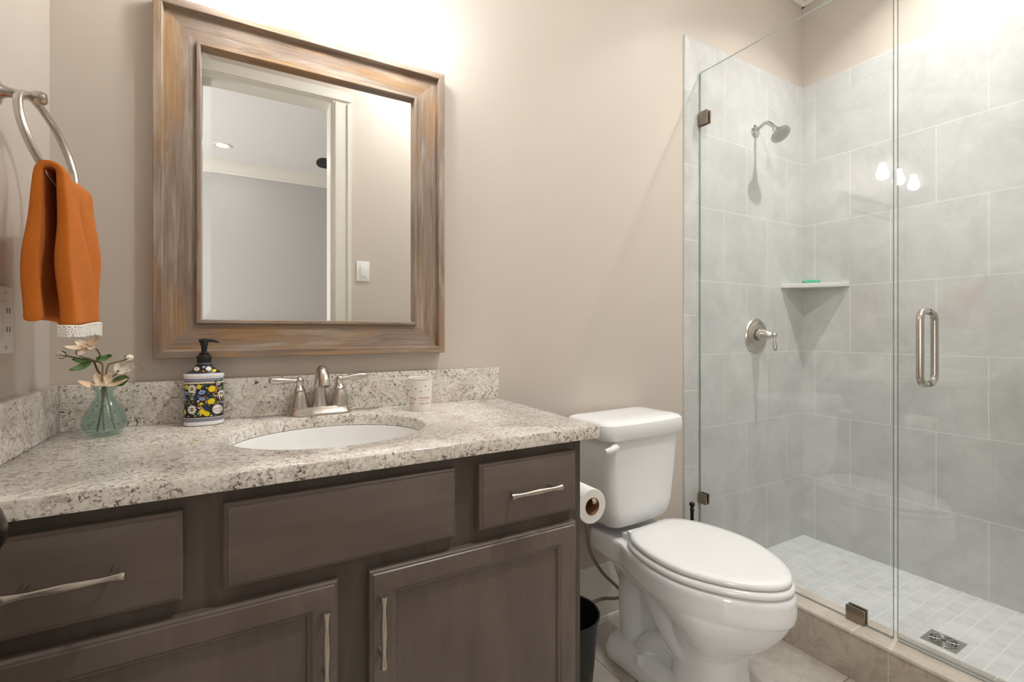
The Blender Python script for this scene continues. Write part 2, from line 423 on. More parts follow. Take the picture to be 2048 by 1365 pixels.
# bullnose strips: vertical one with a mitred head, then the two horizontal ones
bm = B()
y0, y1 = D-TT-0.0004, D-0.0005
vs8 = [(XT0, y0, 0), (XT1, y0, 0), (XT1, y0, 2.353), (XT0, y0, 2.434), (XT0, y1, 0), (XT1, y1, 0), (XT1, y1, 2.353), (XT0, y1, 2.434)]
quadbox(bm, vs8)
bmesh.ops.bevel(bm, geom=[e for e in bm.edges if all(abs(v.co.x-XT0) < 1e-4 and abs(v.co.y-y0) < 1e-4 for v in e.verts)], offset=0.007, segments=4, profile=0.5, affect='EDGES')
struct('trim_1', bm, M['tile_band_v'], smooth=True)
bm = B()
vs8 = [(XT1, y0, 2.353), (XR-TT, y0, 2.353), (XR-TT, y0, 2.434), (XT0, y0, 2.434), (XT1, y1, 2.353), (XR-TT, y1, 2.353), (XR-TT, y1, 2.434), (XT0, y1, 2.434)]
quadbox(bm, vs8)
bmesh.ops.bevel(bm, geom=[e for e in bm.edges if all(abs(v.co.z-2.434) < 1e-4 and abs(v.co.y-y0) < 1e-4 for v in e.verts)], offset=0.006, segments=4, profile=0.5, affect='EDGES')
struct('trim_2', bm, M['tile_band_h'], smooth=True)
bm = B(); box(bm, XR-TT-0.0004, XR-0.0005, YF, D-TT, 2.353, 2.434)
bmesh.ops.bevel(bm, geom=[e for e in bm.edges if all(abs(v.co.z-2.434) < 1e-4 and v.co.x < XR-.005 for v in e.verts)], offset=0.006, segments=4, profile=0.5, affect='EDGES')
struct('trim_3', bm, M['tile_band_r'], smooth=True)
# shower pan and curb
bm = B(); box(bm, 1.845, XR-TT, YF, D-TT, 0.0, 0.040); struct('floor_shower', bm, M['mosaic'])
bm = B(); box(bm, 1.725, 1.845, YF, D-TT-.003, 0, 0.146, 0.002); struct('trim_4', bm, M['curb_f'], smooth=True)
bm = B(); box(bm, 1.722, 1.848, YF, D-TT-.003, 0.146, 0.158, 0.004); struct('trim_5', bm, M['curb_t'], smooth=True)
# crown moulding
CP = [(0, 2.866), (0.012, 2.866), (0.018, 2.885), (0.030, 2.892), (0.075, 2.965), (0.10, 2.985), (0.112, 2.995), (0.112, CEIL), (0, CEIL)]
bm = B(); loft(bm, [[(XL, D-o, z) for o, z in CP], [(XR-0.0, D-o, z) for o, z in CP]]); struct('trim_6', bm, M['trim'])
bm = B(); loft(bm, [[(XR-o, YF, z) for o, z in CP], [(XR-o, D, z) for o, z in CP]]); struct('trim_7', bm, M['trim'])
bm = B(); loft(bm, [[(XL, YF+o, z) for o, z in CP], [(XR, YF+o, z) for o, z in CP]]); struct('trim_8', bm, M['trim'])
# baseboard behind the toilet
BP = [(0, 0), (0.022, 0), (0.022, 0.012), (0.018, 0.020), (0.014, 0.022), (0.014, 0.160), (0.011, 0.168), (0.011, 0.190), (0.006, 0.204), (0.004, 0.216), (0, 0.218)]
bm = B(); loft(bm, [[(0.712, D-o, z) for o, z in BP], [(XT0, D-o, z) for o, z in BP]]); struct('baseboard_back', bm, M['trim'], smooth=True)
# door casing (bathroom side) with a capped head
bm = B()
def casing(x0, x1, z1):
    s = 1 if x1 > x0 else -1
    w_ = abs(x1-x0)
    for a, b_, t in ((0, 0.012, 0.012), (0.012, 0.030, 0.020), (0.030, w_-0.022, 0.014), (w_-0.022, w_, 0.022)):
        xa, xb = x0+s*a, x0+s*b_
        box(bm, min(xa, xb), max(xa, xb), YF, YF+t, 0, z1)
casing(DX1, 0.584, DZ); casing(DX0, DX0-0.10, DZ)
for a, b_, t in ((0, 0.012, 0.012), (0.012, 0.030, 0.020), (0.030, 0.099, 0.014)):
    box(bm, DX0-0.10, 0.584, YF, YF+t, DZ+a+.0002, DZ+b_)
box(bm, DX0-0.104, 0.596, YF, YF+0.034, 2.575, 2.625, 0.004)
# jamb lining
box(bm, DX1-0.014, DX1+0.001, YF-0.12, YF+0.004, 0, DZ); box(bm, DX0-0.001, DX0+0.004, YF-0.12, YF+0.004, 0, DZ); box(bm, DX0+.003, DX1-.013, YF-0.12, YF+0.0034, DZ-0.014, DZ+0.0008)
struct('trim_9', bm, M['trim'])
# the open door with its knob along the left wall
bm = B(); box(bm, -0.289, -0.253, YF+0.03, 0.632, 0.012, DZ-0.02, 0.002)
for z0, z1 in ((0.20, 1.05), (1.17, 2.30)):     # two raised panels on the room side
    box(bm, -0.2535, -0.2475, YF+0.13, 0.52, z0, z1, 0.004); box(bm, -0.2500, -0.2455, YF+0.17, 0.48, z0+.04, z1-.04, 0.003)
door = struct('door_1', bm, M['trim'])
bm = B()
lathe(bm, [(0.032, 0), (0.032, 0.006), (0.018, 0.010), (0.011, 0.016), (0.011, 0.034), (0.020, 0.040), (0.027, 0.052), (0.0275, 0.062), (0.022, 0.074), (0.010, 0.080), (0.0, 0.0805)], (-0.2525, 0.566, 0.957), (1, 0, 0), 28)
obj('door_knob', bm, M['bronze'], door, label='dark bronze door knob')

# ------------------------------------------------------------------ bedroom beyond the doorway (seen in the mirror)
BY0, BY1 = -3.40, YF-0.12
BX0, BX1 = -2.6, 3.0
bm = B(); box(bm, BX0, BX1, BY0-0.1, BY0, 0, CEIL); struct('wall_bedroom_far', bm, M['blue_paint'])
bm = B(); box(bm, BX0-0.1, BX0, BY0, BY1, 0, 0.6); box(bm, BX0-0.1, BX0, BY0, BY1, 2.3, CEIL)
box(bm, BX0-0.1, BX0, BY0, -2.75, 0.6, 2.3); box(bm, BX0-0.1, BX0, -0.95, BY1, 0.6, 2.3); struct('wall_bedroom_left', bm, M['blue_paint'])
bm = B(); box(bm, BX1, BX1+0.1, BY0, BY1, 0, CEIL); struct('wall_bedroom_right', bm, M['blue_paint'])
bm = B(); box(bm, BX0, XL-0.12, BY1, BY1+0.05, 0, CEIL); box(bm, XR+0.12, BX1, BY1, BY1+0.05, 0, CEIL); struct('wall_bedroom_near', bm, M['blue_paint'])
bm = B(); box(bm, BX0, BX1, BY0, BY1, -0.1, -0.002); struct('floor_bedroom', bm, M['dark_floor'])
bm = B(); box(bm, BX0, BX1, BY0, BY1, CEIL, CEIL+0.1); struct('ceiling_bedroom', bm, M['ceiling'])
BC = [(0, 2.905), (0.012, 2.905), (0.016, 2.925), (0.028, 2.932), (0.07, 2.995), (0.085, 3.01), (0.095, 3.02), (0.095, CEIL), (0, CEIL)]
bm = B(); loft(bm, [[(BX0, BY0+o, z) for o, z in BC], [(BX1, BY0+o, z) for o, z in BC]]); struct('trim_10', bm, M['trim'])
bm = B()
for z in (0.6, 1.43, 2.26): box(bm, BX0-0.08, BX0-0.02, -2.75, -0.95, z, z+0.04)
for y in (-2.75, -1.87, -0.99): box(bm, BX0-0.08, BX0-0.02, y, y+0.04, 0.6, 2.3)
win = struct('added_window_1', bm, M['trim'])  # unseen window, added as an opening for the fill lamp
area('bedroom_fill_lamp', (BX0-0.12, -1.85, 1.45), (0, R(-90), 0), 1.7, P_WINDOW_FILL, (1.0, 0.99, 0.97), None, 'RECTANGLE', 1.7)  # added area lamp: front fill for the bathroom through the doorway

def downlight(name, x, y, lab, lens=True):
    t = thing(name, lab, 'ceiling light', (x, y, CEIL))
    bm = B(); lathe(bm, [(0.055, 0.0), (0.055, -0.004), (0.082, -0.006), (0.086, -0.003), (0.086, 0.0)], (x, y, CEIL), (0, 0, 1), 36, cap=False)
    obj('trim_ring', bm, M['trim'], t)
    bm = B(); lathe(bm, [(0.0, -0.001), (0.054, -0.0015), (0.054, -0.0005), (0, -0.0005)], (x, y, CEIL), (0, 0, 1), 32)
    obj('lens', bm, M['downlight'], t)
    return t
downlight('recessed_light', -0.138, -2.85, 'lit recessed bedroom ceiling light, seen only in the mirror')
d1 = downlight('recessed_light', 2.19, 0.77, 'recessed ceiling light over the shower')
area('shower_lamp', (2.19, 0.77, CEIL-0.012), (0, 0, 0), 0.05, P_SHOWER, C_COOL, d1, spread=R(114))
d2 = downlight('recessed_light', 1.05, 0.28, 'unseen ceiling fill light added over the middle of the bathroom floor')  # added fixture, brightens the vanity front and walls; no known lamp here
area('bathroom_fill_lamp', (1.05, 0.28, CEIL-0.012), (0, 0, 0), 0.16, P_ROOM_FILL, C_WARM, d2, spread=R(165))

# ceiling fan in the bedroom: one blade tip shows in the mirror
FX, FY, FZ = 1.265, -1.98, 2.74
fan = thing('ceiling_fan', 'dark ceiling fan in the bedroom, one blade tip seen in the mirror', 'ceiling fan', (FX, FY, FZ))
bm = B(); lathe(bm, [(0.0, -0.09), (0.06, -0.085), (0.10, -0.05), (0.11, 0.0), (0.08, 0.04), (0.02, 0.06), (0.0, 0.06)], (FX, FY, FZ), seg=28); obj('motor_housing', bm, M['bronze'], fan)
bm = B(); lathe(bm, [(0.012, 0.05), (0.012, 0.26), (0.06, 0.27), (0.07, CEIL-FZ), (0, CEIL-FZ)], (FX, FY, FZ), seg=20); obj('downrod', bm, M['bronze'], fan)
for k in range(5):
    a = PI + 2*PI*k/5
    bm = B(); pts = []
    for t in [i/10 for i in range(11)]:
        s = -0.055 + 0.11*t
    out = [(0.12, -0.045), (0.50, -0.062)] + [(0.56+0.062*math.sin(q), -0.062*math.cos(q)) for q in [PI*i/10 for i in range(11)]] + [(0.50, 0.062), (0.12, 0.045)]
    lo = [bm.verts.new((x, y, -0.004 - y*0.42)) for x, y in out]; hi = [bm.verts.new((x, y, 0.004 - y*0.42)) for x, y in out]
    bm.faces.new(lo[::-1]); bm.faces.new(hi)
    for i in range(len(lo)): j = (i+1) % len(lo); bm.faces.new((lo[i], lo[j], hi[j], hi[i]))
    bmesh.ops.rotate(bm, cent=(0, 0, 0), matrix=Matrix.Rotation(a, 3, 'Z'), verts=bm.verts)
    bmesh.ops.translate(bm, vec=(FX, FY, FZ), verts=bm.verts)
    obj('blade', bm, M['blade'], fan, smooth=False)

# switch on the front wall (seen in the mirror)
def plate(name, lab, cx, cz, y, sgn):
    t = thing(name, lab, 'light switch', (cx, y, cz))
    bm = B(); box(bm, cx-0.0385, cx+0.0385, min(y, y+sgn*0.006), max(y, y+sgn*0.006), cz-0.060, cz+0.060, 0.003); obj('cover_plate', bm, M['white_plastic'], t)
    bm = B(); box(bm, cx-0.017, cx+0.017, min(y, y+sgn*0.010), max(y, y+sgn*0.010), cz-0.034, cz+0.034, 0.0015); obj('rocker', bm, M['white_plastic'], t)
    return t
plate('light_switch', 'white rocker light switch reflected in the mirror beside the door casing', 0.654, 1.492, YF, 1)

# outlet plate on the left wall
t = thing('wall_outlet', 'white wall outlet plate at the left edge, below the towel ring', 'outlet', (XL, 1.187, 1.148))
bm = B(); box(bm, XL, XL+0.007, 1.150, 1.224, 1.088, 1.208, 0.003); obj('cover_plate', bm, M['white_plastic'], t)
bm = B(); box(bm, XL, XL+0.010, 1.170, 1.204, 1.114, 1.182, 0.0015); obj('receptacle', bm, M['white_plastic'], t)
for z in (1.165, 1.131):
    bm = B()
    box(bm, XL+0.0095, XL+0.0106, 1.180, 1.182, z-0.005, z+0.005); box(bm, XL+0.0095, XL+0.0106, 1.192, 1.194, z-0.005, z+0.005)
    obj('socket_slots', bm, M['ink_dark'], t)
for z in (1.099, 1.197):
    bm = B(); lathe(bm, [(0.0, 0.0), (0.0032, 0.0), (0.003, 0.0012), (0, 0.0014)], (XL+0.007, 1.187, z), (1, 0, 0), 14); obj('screw', bm, M['nickel'], t)

# ------------------------------------------------------------------ vanity
CX0, CX1 = XL+0.004, 0.708
YC = 0.905     # face frame plane
YD = 0.885     # drawer and door front plane
van = thing('vanity_cabinet', 'dark grey-brown wooden vanity cabinet under the granite countertop', 'cabinet', (0.17, 1.17, 0))
bm = B()
box(bm, CX1-0.018, CX1, YC, D-0.003, 0, 0.874, 0.001)     # right side panel
box(bm, CX0, CX0+0.018, YC, D-0.003, 0, 0.874)
box(bm, CX0+0.018, CX1-0.018, D-0.02, D-0.003, 0.1, 0.6)
box(bm, CX0+0.018, CX1-0.018, YC+0.02, D-0.02, 0.10, 0.118)
box(bm, CX0+0.018, CX1-0.018, YC+0.06, YC+0.075, 0, 0.10)
obj('carcass', bm, M['cab_dark'], van, smooth=False)
bm = B()   # face frame: rails and stiles
yy0, yy1 = YC, YC+0.02
box(bm, CX0+0.018, CX1-0.0185, yy0, yy1, 0.835, 0.874)
box(bm, CX0+0.018, CX1-0.0185, yy0, yy1, 0.675, 0.725)
box(bm, CX0+0.018, CX1-0.0185, yy0, yy1, 0.10, 0.15)
for x0, x1, z0, z1 in ((CX0+.018, -0.32, .15, .675), (CX0+.018, -0.32, .725, .835), (-0.09, -0.005, .725, .835), (0.365, 0.448, .725, .835), (0.139, 0.226, .15, .675), (0.668, CX1-.0185, .15, .675), (0.668, CX1-.0185, .725, .835)):
    box(bm, x0, x1, yy0, yy1, z0, z1)
obj('face_frame', bm, M['cab_dark'], van, smooth=False)

def pull(name, c, L, axis, parent):
    """bow-tie bar pull on two posts, centred at c on plane YD, standing off towards -Y"""
    bm = B(); ax = Vector((1, 0, 0)) if axis == 'X' else Vector((0, 0, 1)); c = Vector(c)
    pr = [(0, .0064), (.02, .0068), (.06, .0060), (.14, .0045), (.22, .0040), (.34, .0050), (.5, .0062), (.66, .0050), (.78, .0040), (.86, .0045), (.94, .0060), (.98, .0068), (1, .0064)]
    pts = [c + ax*L*(t-.5) + Vector((0, -.030, 0)) for t, r in pr]
    tube(bm, pts, [r for t, r in pr], 14)
    for t in (.13, .87):
        p = c + ax*L*(t-.5)
        lathe(bm, [(.0050, 0), (.0046, .002), (.0036, .006), (.0034, .022), (.0042, .029), (.003, .031)], p, (0, -1, 0), 14)
    return obj(name, bm, M['nickel'], parent)
def slab(name, x0, x1, z0, z1):
    bm = B(); ringframe(bm, x0, x1, z0, z1, [(0, 0), (0, .015), (.003, .0175), (.006, .018), (.0075, .020), (.0095, .0205)], YC)
    ringframe_cap(bm, x0+.0095, x1-.0095, z0+.0095, z1-.0095, YC-.0205); bmesh.ops.remove_doubles(bm, verts=bm.verts, dist=1e-5)
    return obj(name, bm, M['cab_h'], van, angle=20)
def ringframe_cap(bm, x0, x1, z0, z1, y, mi=0):
    f = bm.faces.new([bm.verts.new(p) for p in ((x0, y, z0), (x1, y, z0), (x1, y, z1), (x0, y, z1))]); f.material_index = mi
dl = slab('drawer', -0.330, -0.074, 0.714, 0.851); pull('handle', (-0.202, YC-.0205, 0.783), 0.128, 'X', dl)
slab('false_drawer_front', -0.021, 0.380, 0.714, 0.852)
dr = slab('drawer', 0.433, 0.681, 0.713, 0.851); pull('handle', (0.5545, YC-.0205, 0.785), 0.128, 'X', dr)
def cabdoor(x0, x1, z0, z1, hx):
    bm = B()
    S = 0.052
    ringframe(bm, x0, x1, z0, z1, [(0, 0), (0, .015), (.003, .0175), (.006, .018), (.0075, .020), (.0095, .0205), (S-.010, .0205), (S-.006, .0175), (S-.002, .0165), (S, .012), (S, .008)], YC)
    bmesh.ops.remove_doubles(bm, verts=bm.verts, dist=1e-5)
    d = obj('door', bm, M['cab_v'], van, angle=20)
    bm = B(); box(bm, x0+S-.004, x1-S+.004, YC-.0115, YC-.003, z0+S-.004, z1-S+.004); obj('panel', bm, M['cab_v'], d, smooth=False)
    pull('handle', (hx, YC-.0205, 0.588), 0.13, 'Z', d)
cabdoor(-0.330, 0.154, 0.112, 0.686, 0.130)
cabdoor(0.209, 0.682, 0.112, 0.686, 0.227)

# ------------------------------------------------------------------ countertop, splashes
ct = thing('countertop', 'cream and brown speckled granite countertop with oval sink cutout and backsplash', 'countertop', (0.19, 1.16, ZC))
SX, SY, SA, SB = 0.188, 1.160, 0.213, 0.187
bm = B()
ZB = 0.8755
poly = [(XL+0.001, 0.877), (0.744, 0.877), (0.7655, D-0.0025), (XL+0.001, D-0.0025)]
def rayhit(a):
    d = Vector((math.cos(a), math.sin(a))); best = 9
    for i in range(4):
        p = Vector(poly[i]); q = Vector(poly[(i+1) % 4]); e = q-p; den = d.x*e.y - d.y*e.x
        if abs(den) < 1e-9: continue
        r = p - Vector((SX, SY)); t = (r.x*e.y - r.y*e.x)/den; u = (r.x*d.y - r.y*d.x)/den
        if t > 0 and -1e-6 <= u <= 1+1e-6: best = min(best, t)
    return Vector((SX, SY)) + d*best
angs = sorted([2*PI*i/120 for i in range(120)] + [math.atan2(p[1]-SY, p[0]-SX) % (2*PI) for p in poly])
e = 0.0025
def ell(a, gr=0):   # ellipse point in the direction a
    c, s = math.cos(a), math.sin(a); k = 1/math.sqrt((c/(SA+gr))**2 + (s/(SB+gr))**2); return (SX+c*k, SY+s*k)
rings = []
rings.append([(*rayhit(a), ZB) for a in angs])
rings.append([(*rayhit(a), ZC-e) for a in angs])
def inset(p, k): v = Vector(p) - Vector((SX, SY)); return Vector((SX, SY)) + v*(1-k/v.length)
rings.append([(*inset(rayhit(a), e), ZC) for a in angs])
rings.append([(*ell(a, e), ZC) for a in angs])
rings.append([(*ell(a), ZC-e) for a in angs])
rings.append([(*ell(a), ZB) for a in angs])
rr = loft(bm, rings, False, False)
for i in range(len(angs)): j = (i+1) % len(angs); bm.faces.new((rr[5][i], rr[5][j], rr[0][j], rr[0][i]))
obj('slab', bm, M['granite'], ct, angle=50)
bm = B(); box(bm, XL+0.0216, 0.7655, D-0.0225, D-0.002, ZC+0.0003, 1.0065, 0.0015); obj('backsplash', bm, M['granite'], ct, angle=50)
bm = B(); box(bm, XL+0.001, XL+0.0215, 0.879, D-0.002, ZC+0.0003, 1.0065, 0.0015); obj('side_splash', bm, M['granite'], ct, angle=50)

# ------------------------------------------------------------------ sink
sk = thing('sink', 'white oval undermount sink basin set in the countertop', 'sink', (SX, SY, 0.73))
bm = B(); rings = []
for gx, z in ((0.020, 0.8745), (-0.002, 0.8745), (-0.004, 0.868), (-0.006, 0.85), (-0.012, 0.82), (-0.025, 0.785), (-0.05, 0.757), (-0.09, 0.742), (-0.15, 0.736), (-0.166, 0.735)):
    rings.append([(SX+(SA+gx)*math.cos(2*PI*i/72), SY+max(SB+gx, .016)*math.sin(2*PI*i/72), z) for i in range(72)])
loft(bm, rings, False, False)
ob = obj('basin', bm, M['basin'], sk)
md = ob.modifiers.new('thick', 'SOLIDIFY'); md.thickness = 0.008; md.offset = -1
bm = B(); lathe(bm, [(0.0, 0.002), (0.016, 0.002), (0.019, 0.0045), (0.022, 0.003), (0.022, -0.03), (0, -0.03)], (SX, SY, 0.735), seg=28); obj('drain', bm, M['nickel'], sk)

# ------------------------------------------------------------------ faucet
FXC, FYC = 0.194, 1.387
fa = thing('faucet', 'brushed nickel two-handle centerset faucet behind the sink', 'faucet', (FXC, FYC, ZC))
def stadium(cx, cy, hx, hy, n=12):
    out = []
    for s, a0 in ((1, -PI/2), (-1, PI/2)):
        for i in range(n+1):
            a = a0 + PI*i/n; out.append((cx + s*(hx-hy) + hy*math.cos(a), cy + hy*math.sin(a)))
    return out
bm = B(); rings = []
for gx, z in ((0.0, 0.0), (0.0, 0.003), (-0.002, 0.007), (-0.006, 0.012), (-0.008, 0.018), (-0.010, 0.0215), (-0.014, 0.0225)):
    rings.append([(x, y, ZC+0.0004+z) for x, y in stadium(FXC, FYC, 0.082+gx, 0.029+gx)])
loft(bm, rings); obj('base_plate', bm, M['nickel'], fa)
for s in (-1, 1):
    bm = B(); hx = FXC + s*0.051
    lathe(bm, [(0.0, 0.020), (0.0225, 0.0205), (0.0225, 0.024), (0.0213, 0.028), (0.0200, 0.038), (0.0180, 0.050), (0.0148, 0.061), (0.0128, 0.065), (0.0146, 0.066), (0.0146, 0.0695), (0.0130, 0.071), (0.0098, 0.077), (0.0078, 0.081), (0.0088, 0.0845), (0.0106, 0.090), (0.0104, 0.095), (0.0078, 0.100), (0.0036, 0.1035), (0, 0.104)], (hx, FYC, ZC), seg=28)
    h = obj('handle', bm, M['nickel'], fa)
    bm = B(); d = Vector((s*1.0, -0.10, 0.03 if s < 0 else 0.10)).normalized(); p = Vector((hx, FYC, ZC+0.0925))
    pr = [(0.006, .0045), (0.014, .0042), (0.024, .0050), (0.040, .0066), (0.054, .0074), (0.066, .0070), (0.072, .0056), (0.0745, .0030)]
    tube(bm, [p + d*t + Vector((0, 0, .0015*math.sin(t*30))) for t, r in pr], [r*1.3 for t, r in pr], 16, flat=1.0)
    obj('lever', bm, M['nickel'], h)
bm = B()
P4 = [(1.390, .020, .0225), (1.390, .030, .0195), (1.391, .060, .0160), (1.388, .090, .0142), (1.376, .111, .0136), (1.355, .1210, .0136), (1.333, .115, .0138), (1.318, .100, .0143), (1.311, .082, .0150)]
sp = smoothpath([(y, z, r) for y, z, r in P4], 6)
tube(bm, [(FXC, p[0], ZC+p[1]) for p in sp], [p[2] for p in sp], 24)
obj('spout', bm, M['nickel'], fa)

# ------------------------------------------------------------------ mirror
mi_ = thing('wall_mirror', 'large mirror in a weathered wooden frame above the sink', 'mirror', (0.194, D, 1.50))
MX0, MX1, MZ0, MZ1 = -0.176, 0.564, 1.062, 1.937
MP = [(0, 0.0), (0, .036), (.0015, .0375), (.0175, .0375), (.019, .036), (.021, .022), (.050, .019), (.086, .017), (.0865, .0265), (.088, .0275), (.0935, .0275), (.095, .026), (.0965, .008), (.0965, 0.0)]
for s in 'LRTB':
    bm = B(); ringframe(bm, MX0, MX1, MZ0, MZ1, MP, D-0.0008, s)
    obj('frame_rail', bm, M['frame_v' if s in 'LR' else 'frame_h'], mi_, angle=30)
bm = B(); ins = .0955; bv = .021
a = [(MX0+ins, D-.0100, MZ0+ins), (MX1-ins, D-.0100, MZ0+ins), (MX1-ins, D-.0100, MZ1-ins), (MX0+ins, D-.0100, MZ1-ins)]
b = [(MX0+ins+bv, D-.0106, MZ0+ins+bv), (MX1-ins-bv, D-.0106, MZ0+ins+bv), (MX1-ins-bv, D-.0106, MZ1-ins-bv), (MX0+ins+bv, D-.0106, MZ1-ins-bv)]
va = [bm.verts.new(p) for p in a]; vb = [bm.verts.new(p) for p in b]; vc = [bm.verts.new((p[0], D-.004, p[2])) for p in a]
for i in range(4): j = (i+1) % 4; bm.faces.new((va[i], va[j], vb[j], vb[i])); bm.faces.new((va[j], va[i], vc[i], vc[j]))
bm.faces.new(vb); bm.faces.new(vc[::-1])
obj('mirror_glass', bm, M['mirror'], mi_, smooth=False, label='silver mirror glass')

# ------------------------------------------------------------------ vanity light
LX, LY, LZ = 0.208, 1.300, 1.9715
vl = thing('vanity_light', 'three-light wall fixture with seeded glass shades above the mirror', 'wall light', (LX, D, 2.13))
bm = B(); box(bm, LX-0.06, LX+0.06, D-0.018, D-0.0005, 2.10, 2.22, 0.004); obj('back_plate', bm, M['nickel'], vl)
bm = B(); tube(bm, [(LX-0.235, LY, 2.160), (LX+0.235, LY, 2.160)], 0.008, 14); tube(bm, [(LX, D-.016, 2.160), (LX, LY, 2.160)], 0.008, 14); obj('bar', bm, M['nickel'], vl)
for k in (-1, 0, 1):
    x = LX + k*0.197
    bm = B(); lathe(bm, [(0, 0.188), (0.010, 0.188), (0.010, 0.165), (0.024, 0.160), (0.024, 0.146), (0.020, 0.146), (0.020, 0.112), (0, 0.112)], (x, LY, LZ), seg=28); obj('socket', bm, M['nickel'], vl)
    bm = B()
    lathe(bm, [(0.022, 0.1465), (0.044, 0.146), (0.0505, 0.142), (0.0525, 0.134), (0.0525, 0.001), (0.0518, 0.0), (0.0500, 0.0), (0.0495, 0.001), (0.0495, 0.133), (0.0480, 0.139), (0.043, 0.1425), (0.022, 0.143)], (x, LY, LZ), seg=56, cap=False)
    obj('glass_shade', bm, M['shade'], vl)
    bm = B(); lathe(bm, [(0.0, 0.022), (0.012, 0.024), (0.022, 0.033), (0.027, 0.046), (0.027, 0.056), (0.022, 0.072), (0.015, 0.090), (0.0125, 0.100), (0.0125, 0.112)], (x, LY, LZ), seg=24); obj('bulb', bm, M['bulb'], vl)

# ------------------------------------------------------------------ towel ring and towel
RT = Vector((-0.314, 1.145, 1.537)); RR = 0.0824; YAW, TLT = 0.11, 0.28
tr = thing('towel_ring', 'brushed nickel towel ring on the left wall', 'towel ring', (XL, 1.145, 1.54))
bm = B()
lathe(bm, [(0.0, 0.0), (0.027, 0.0005), (0.027, 0.006), (0.022, 0.010), (0.013, 0.013), (0.009, 0.020), (0.0075, 0.034), (0.0075, 0.046), (0.009, 0.054), (0.0115, 0.058), (0.0115, 0.066), (0.009, 0.071), (0, 0.0725)], (XL+0.0003, 1.145, 1.540), (1, 0, 0), 26)
obj('post', bm, M['nickel'], tr)
ah = Vector((math.sin(YAW), math.cos(YAW), 0)); nh = Vector((math.cos(YAW), -math.sin(YAW), 0))
dn = nh*math.sin(TLT) + Vector((0, 0, -math.cos(TLT)))
RC = RT + dn*RR
bm = B(); tube(bm, [RC + (ah*math.sin(2*PI*i/64) + dn*math.cos(2*PI*i/64))*RR for i in range(64)], 0.0062, 12, closed=True); obj('ring', bm, M['nickel'], tr)

def towel_mesh():
    bm = B(); NT, NS = 26, 64
    rb = RC + dn*RR       # ring bottom
    grid = []; wts = []
    for j in range(NS+1):
        s = j/NS
        row = []
        for i in range(NT+1):
            t = i/NT
            ztop = 1.400 + 0.010*abs(2*t-.9)**2 + 0.004*math.sin(t*11)
            zb = 1.143 + 0.004*math.sin(t*5)              # back hem
            zf = 1.140 - 0.004*math.cos(t*4.0)              # front hem
            rT = 0.0135
            # path: back up, half circle, front down
            if s < 0.46:
                q = s/0.46; z = zb + (ztop-rT-zb)*q; side = -1.0; lift = 0.0; down = 1-q
            elif s > 0.54:
                q = (s-0.54)/0.46; z = ztop-rT + (zf-(ztop-rT))*q; side = 1.0; lift = 0.0; down = q
            else:
                a = (s-0.46)/0.08*PI; z = ztop-rT+rT*math.sin(a); side = -math.cos(a); down = 0.0
            gather = 0.186 + 0.016*down
            yc = (1.160 + 0.010*down) if side > 0 else 1.158
            y = yc + (t-0.5)*gather
            half = rT + 0.0052*min(1, down*1.3)
            x = rb.x - 0.003 + side*half
            f_ = max(0.0, side)*min(1, down*2.5+.1)
            cr = 0.45 + 0.35*down                      # a crease running diagonally to the right hem
            x += f_*(0.007*math.sin(PI*min(1, t/cr)) - 0.010*math.exp(-((t-cr)/.07)**2))
            x += f_*0.004*math.sin(t*13+1)*math.exp(-down*3)
            if side < 0: x -= 0.003*math.sin(t*7+1)*down
            y += 0.0022*math.sin(z*38+1)*(1-t)*min(1, down*3) - 0.006*down*(1-t)
            x += 0.0030*math.sin(t*10+z*23)*min(1, down*2)
            wts.append(0.50 + 0.50*min(1, down*1.8)*(0.80+0.20*math.sin(t*5+1)))
            x += 0.0012*math.sin(z*40+t*7)
            row.append(Vector((x, y, z)))
        grid.append(row)
    vv = [[bm.verts.new(p) for p in r] for r in grid]
    for j in range(NS):
        for i in range(NT): bm.faces.new((vv[j][i], vv[j][i+1], vv[j+1][i+1], vv[j+1][i]))
    return bm, grid, wts
bm, tg, wts = towel_mesh()
tw = obj('hand_towel', bm, M['towel']); tag(tw, 'orange terry hand towel with white lace hem draped through the towel ring', 'towel')
vg = tw.vertex_groups.new(name='thickness')
for i, w_ in enumerate(wts): vg.add([i], w_, 'REPLACE')
md = tw.modifiers.new('thick', 'SOLIDIFY'); md.thickness = 0.022; md.offset = 0; md.vertex_group = 'thickness'
md = tw.modifiers.new('soft', 'SUBSURF'); md.levels = 2; md.render_levels = 2
apply_mods(tw)
# lace along the front hem
hem = tg[-1]; bm = B(); NL = 300; ROW = [0.003, -0.001, -0.0035, -0.0065, -0.0090, -0.0115, -0.0140, -0.0165, -0.0190, -0.0215, -0.027]
lv = []; rl = random.Random(5)
for k, dz in enumerate(ROW):
    r = []
    for i in range(NL+1):
        t = max(0.0, (i/NL-.14)/.86); fi = t*(len(hem)-1); a = int(min(fi, len(hem)-2)); p = hem[a].lerp(hem[a+1], fi-a)
        wr = max(0.0, 1-i/NL/.14)            # wraps round the folded left end
        p = p + Vector((-0.020*wr, -0.011*min(1, wr*2.5), 0))
        zz = dz*(.75+.25*t)
        if k == len(ROW)-1: zz += 0.0030*abs(math.sin(i*PI/10)) + rl.uniform(-.0012, .0012)
        r.append(bm.verts.new((p.x + 0.0116 + 0.0012*math.sin(i*.2)*k/10, p.y, p.z + zz)))
    lv.append(r)
for k in range(len(ROW)-1):
    for i in range(NL):
        if (k == 1 and i % 12 in (2, 3, 4, 5, 6)) or (k in (3, 5) and (i+k) % 6 in (0, 1)) or (k == 7 and i % 6 in (4, 5)) or (k == 8 and i % 10 in (4, 5)): continue
        bm.faces.new((lv[k][i], lv[k][i+1], lv[k+1][i+1], lv[k+1][i]))
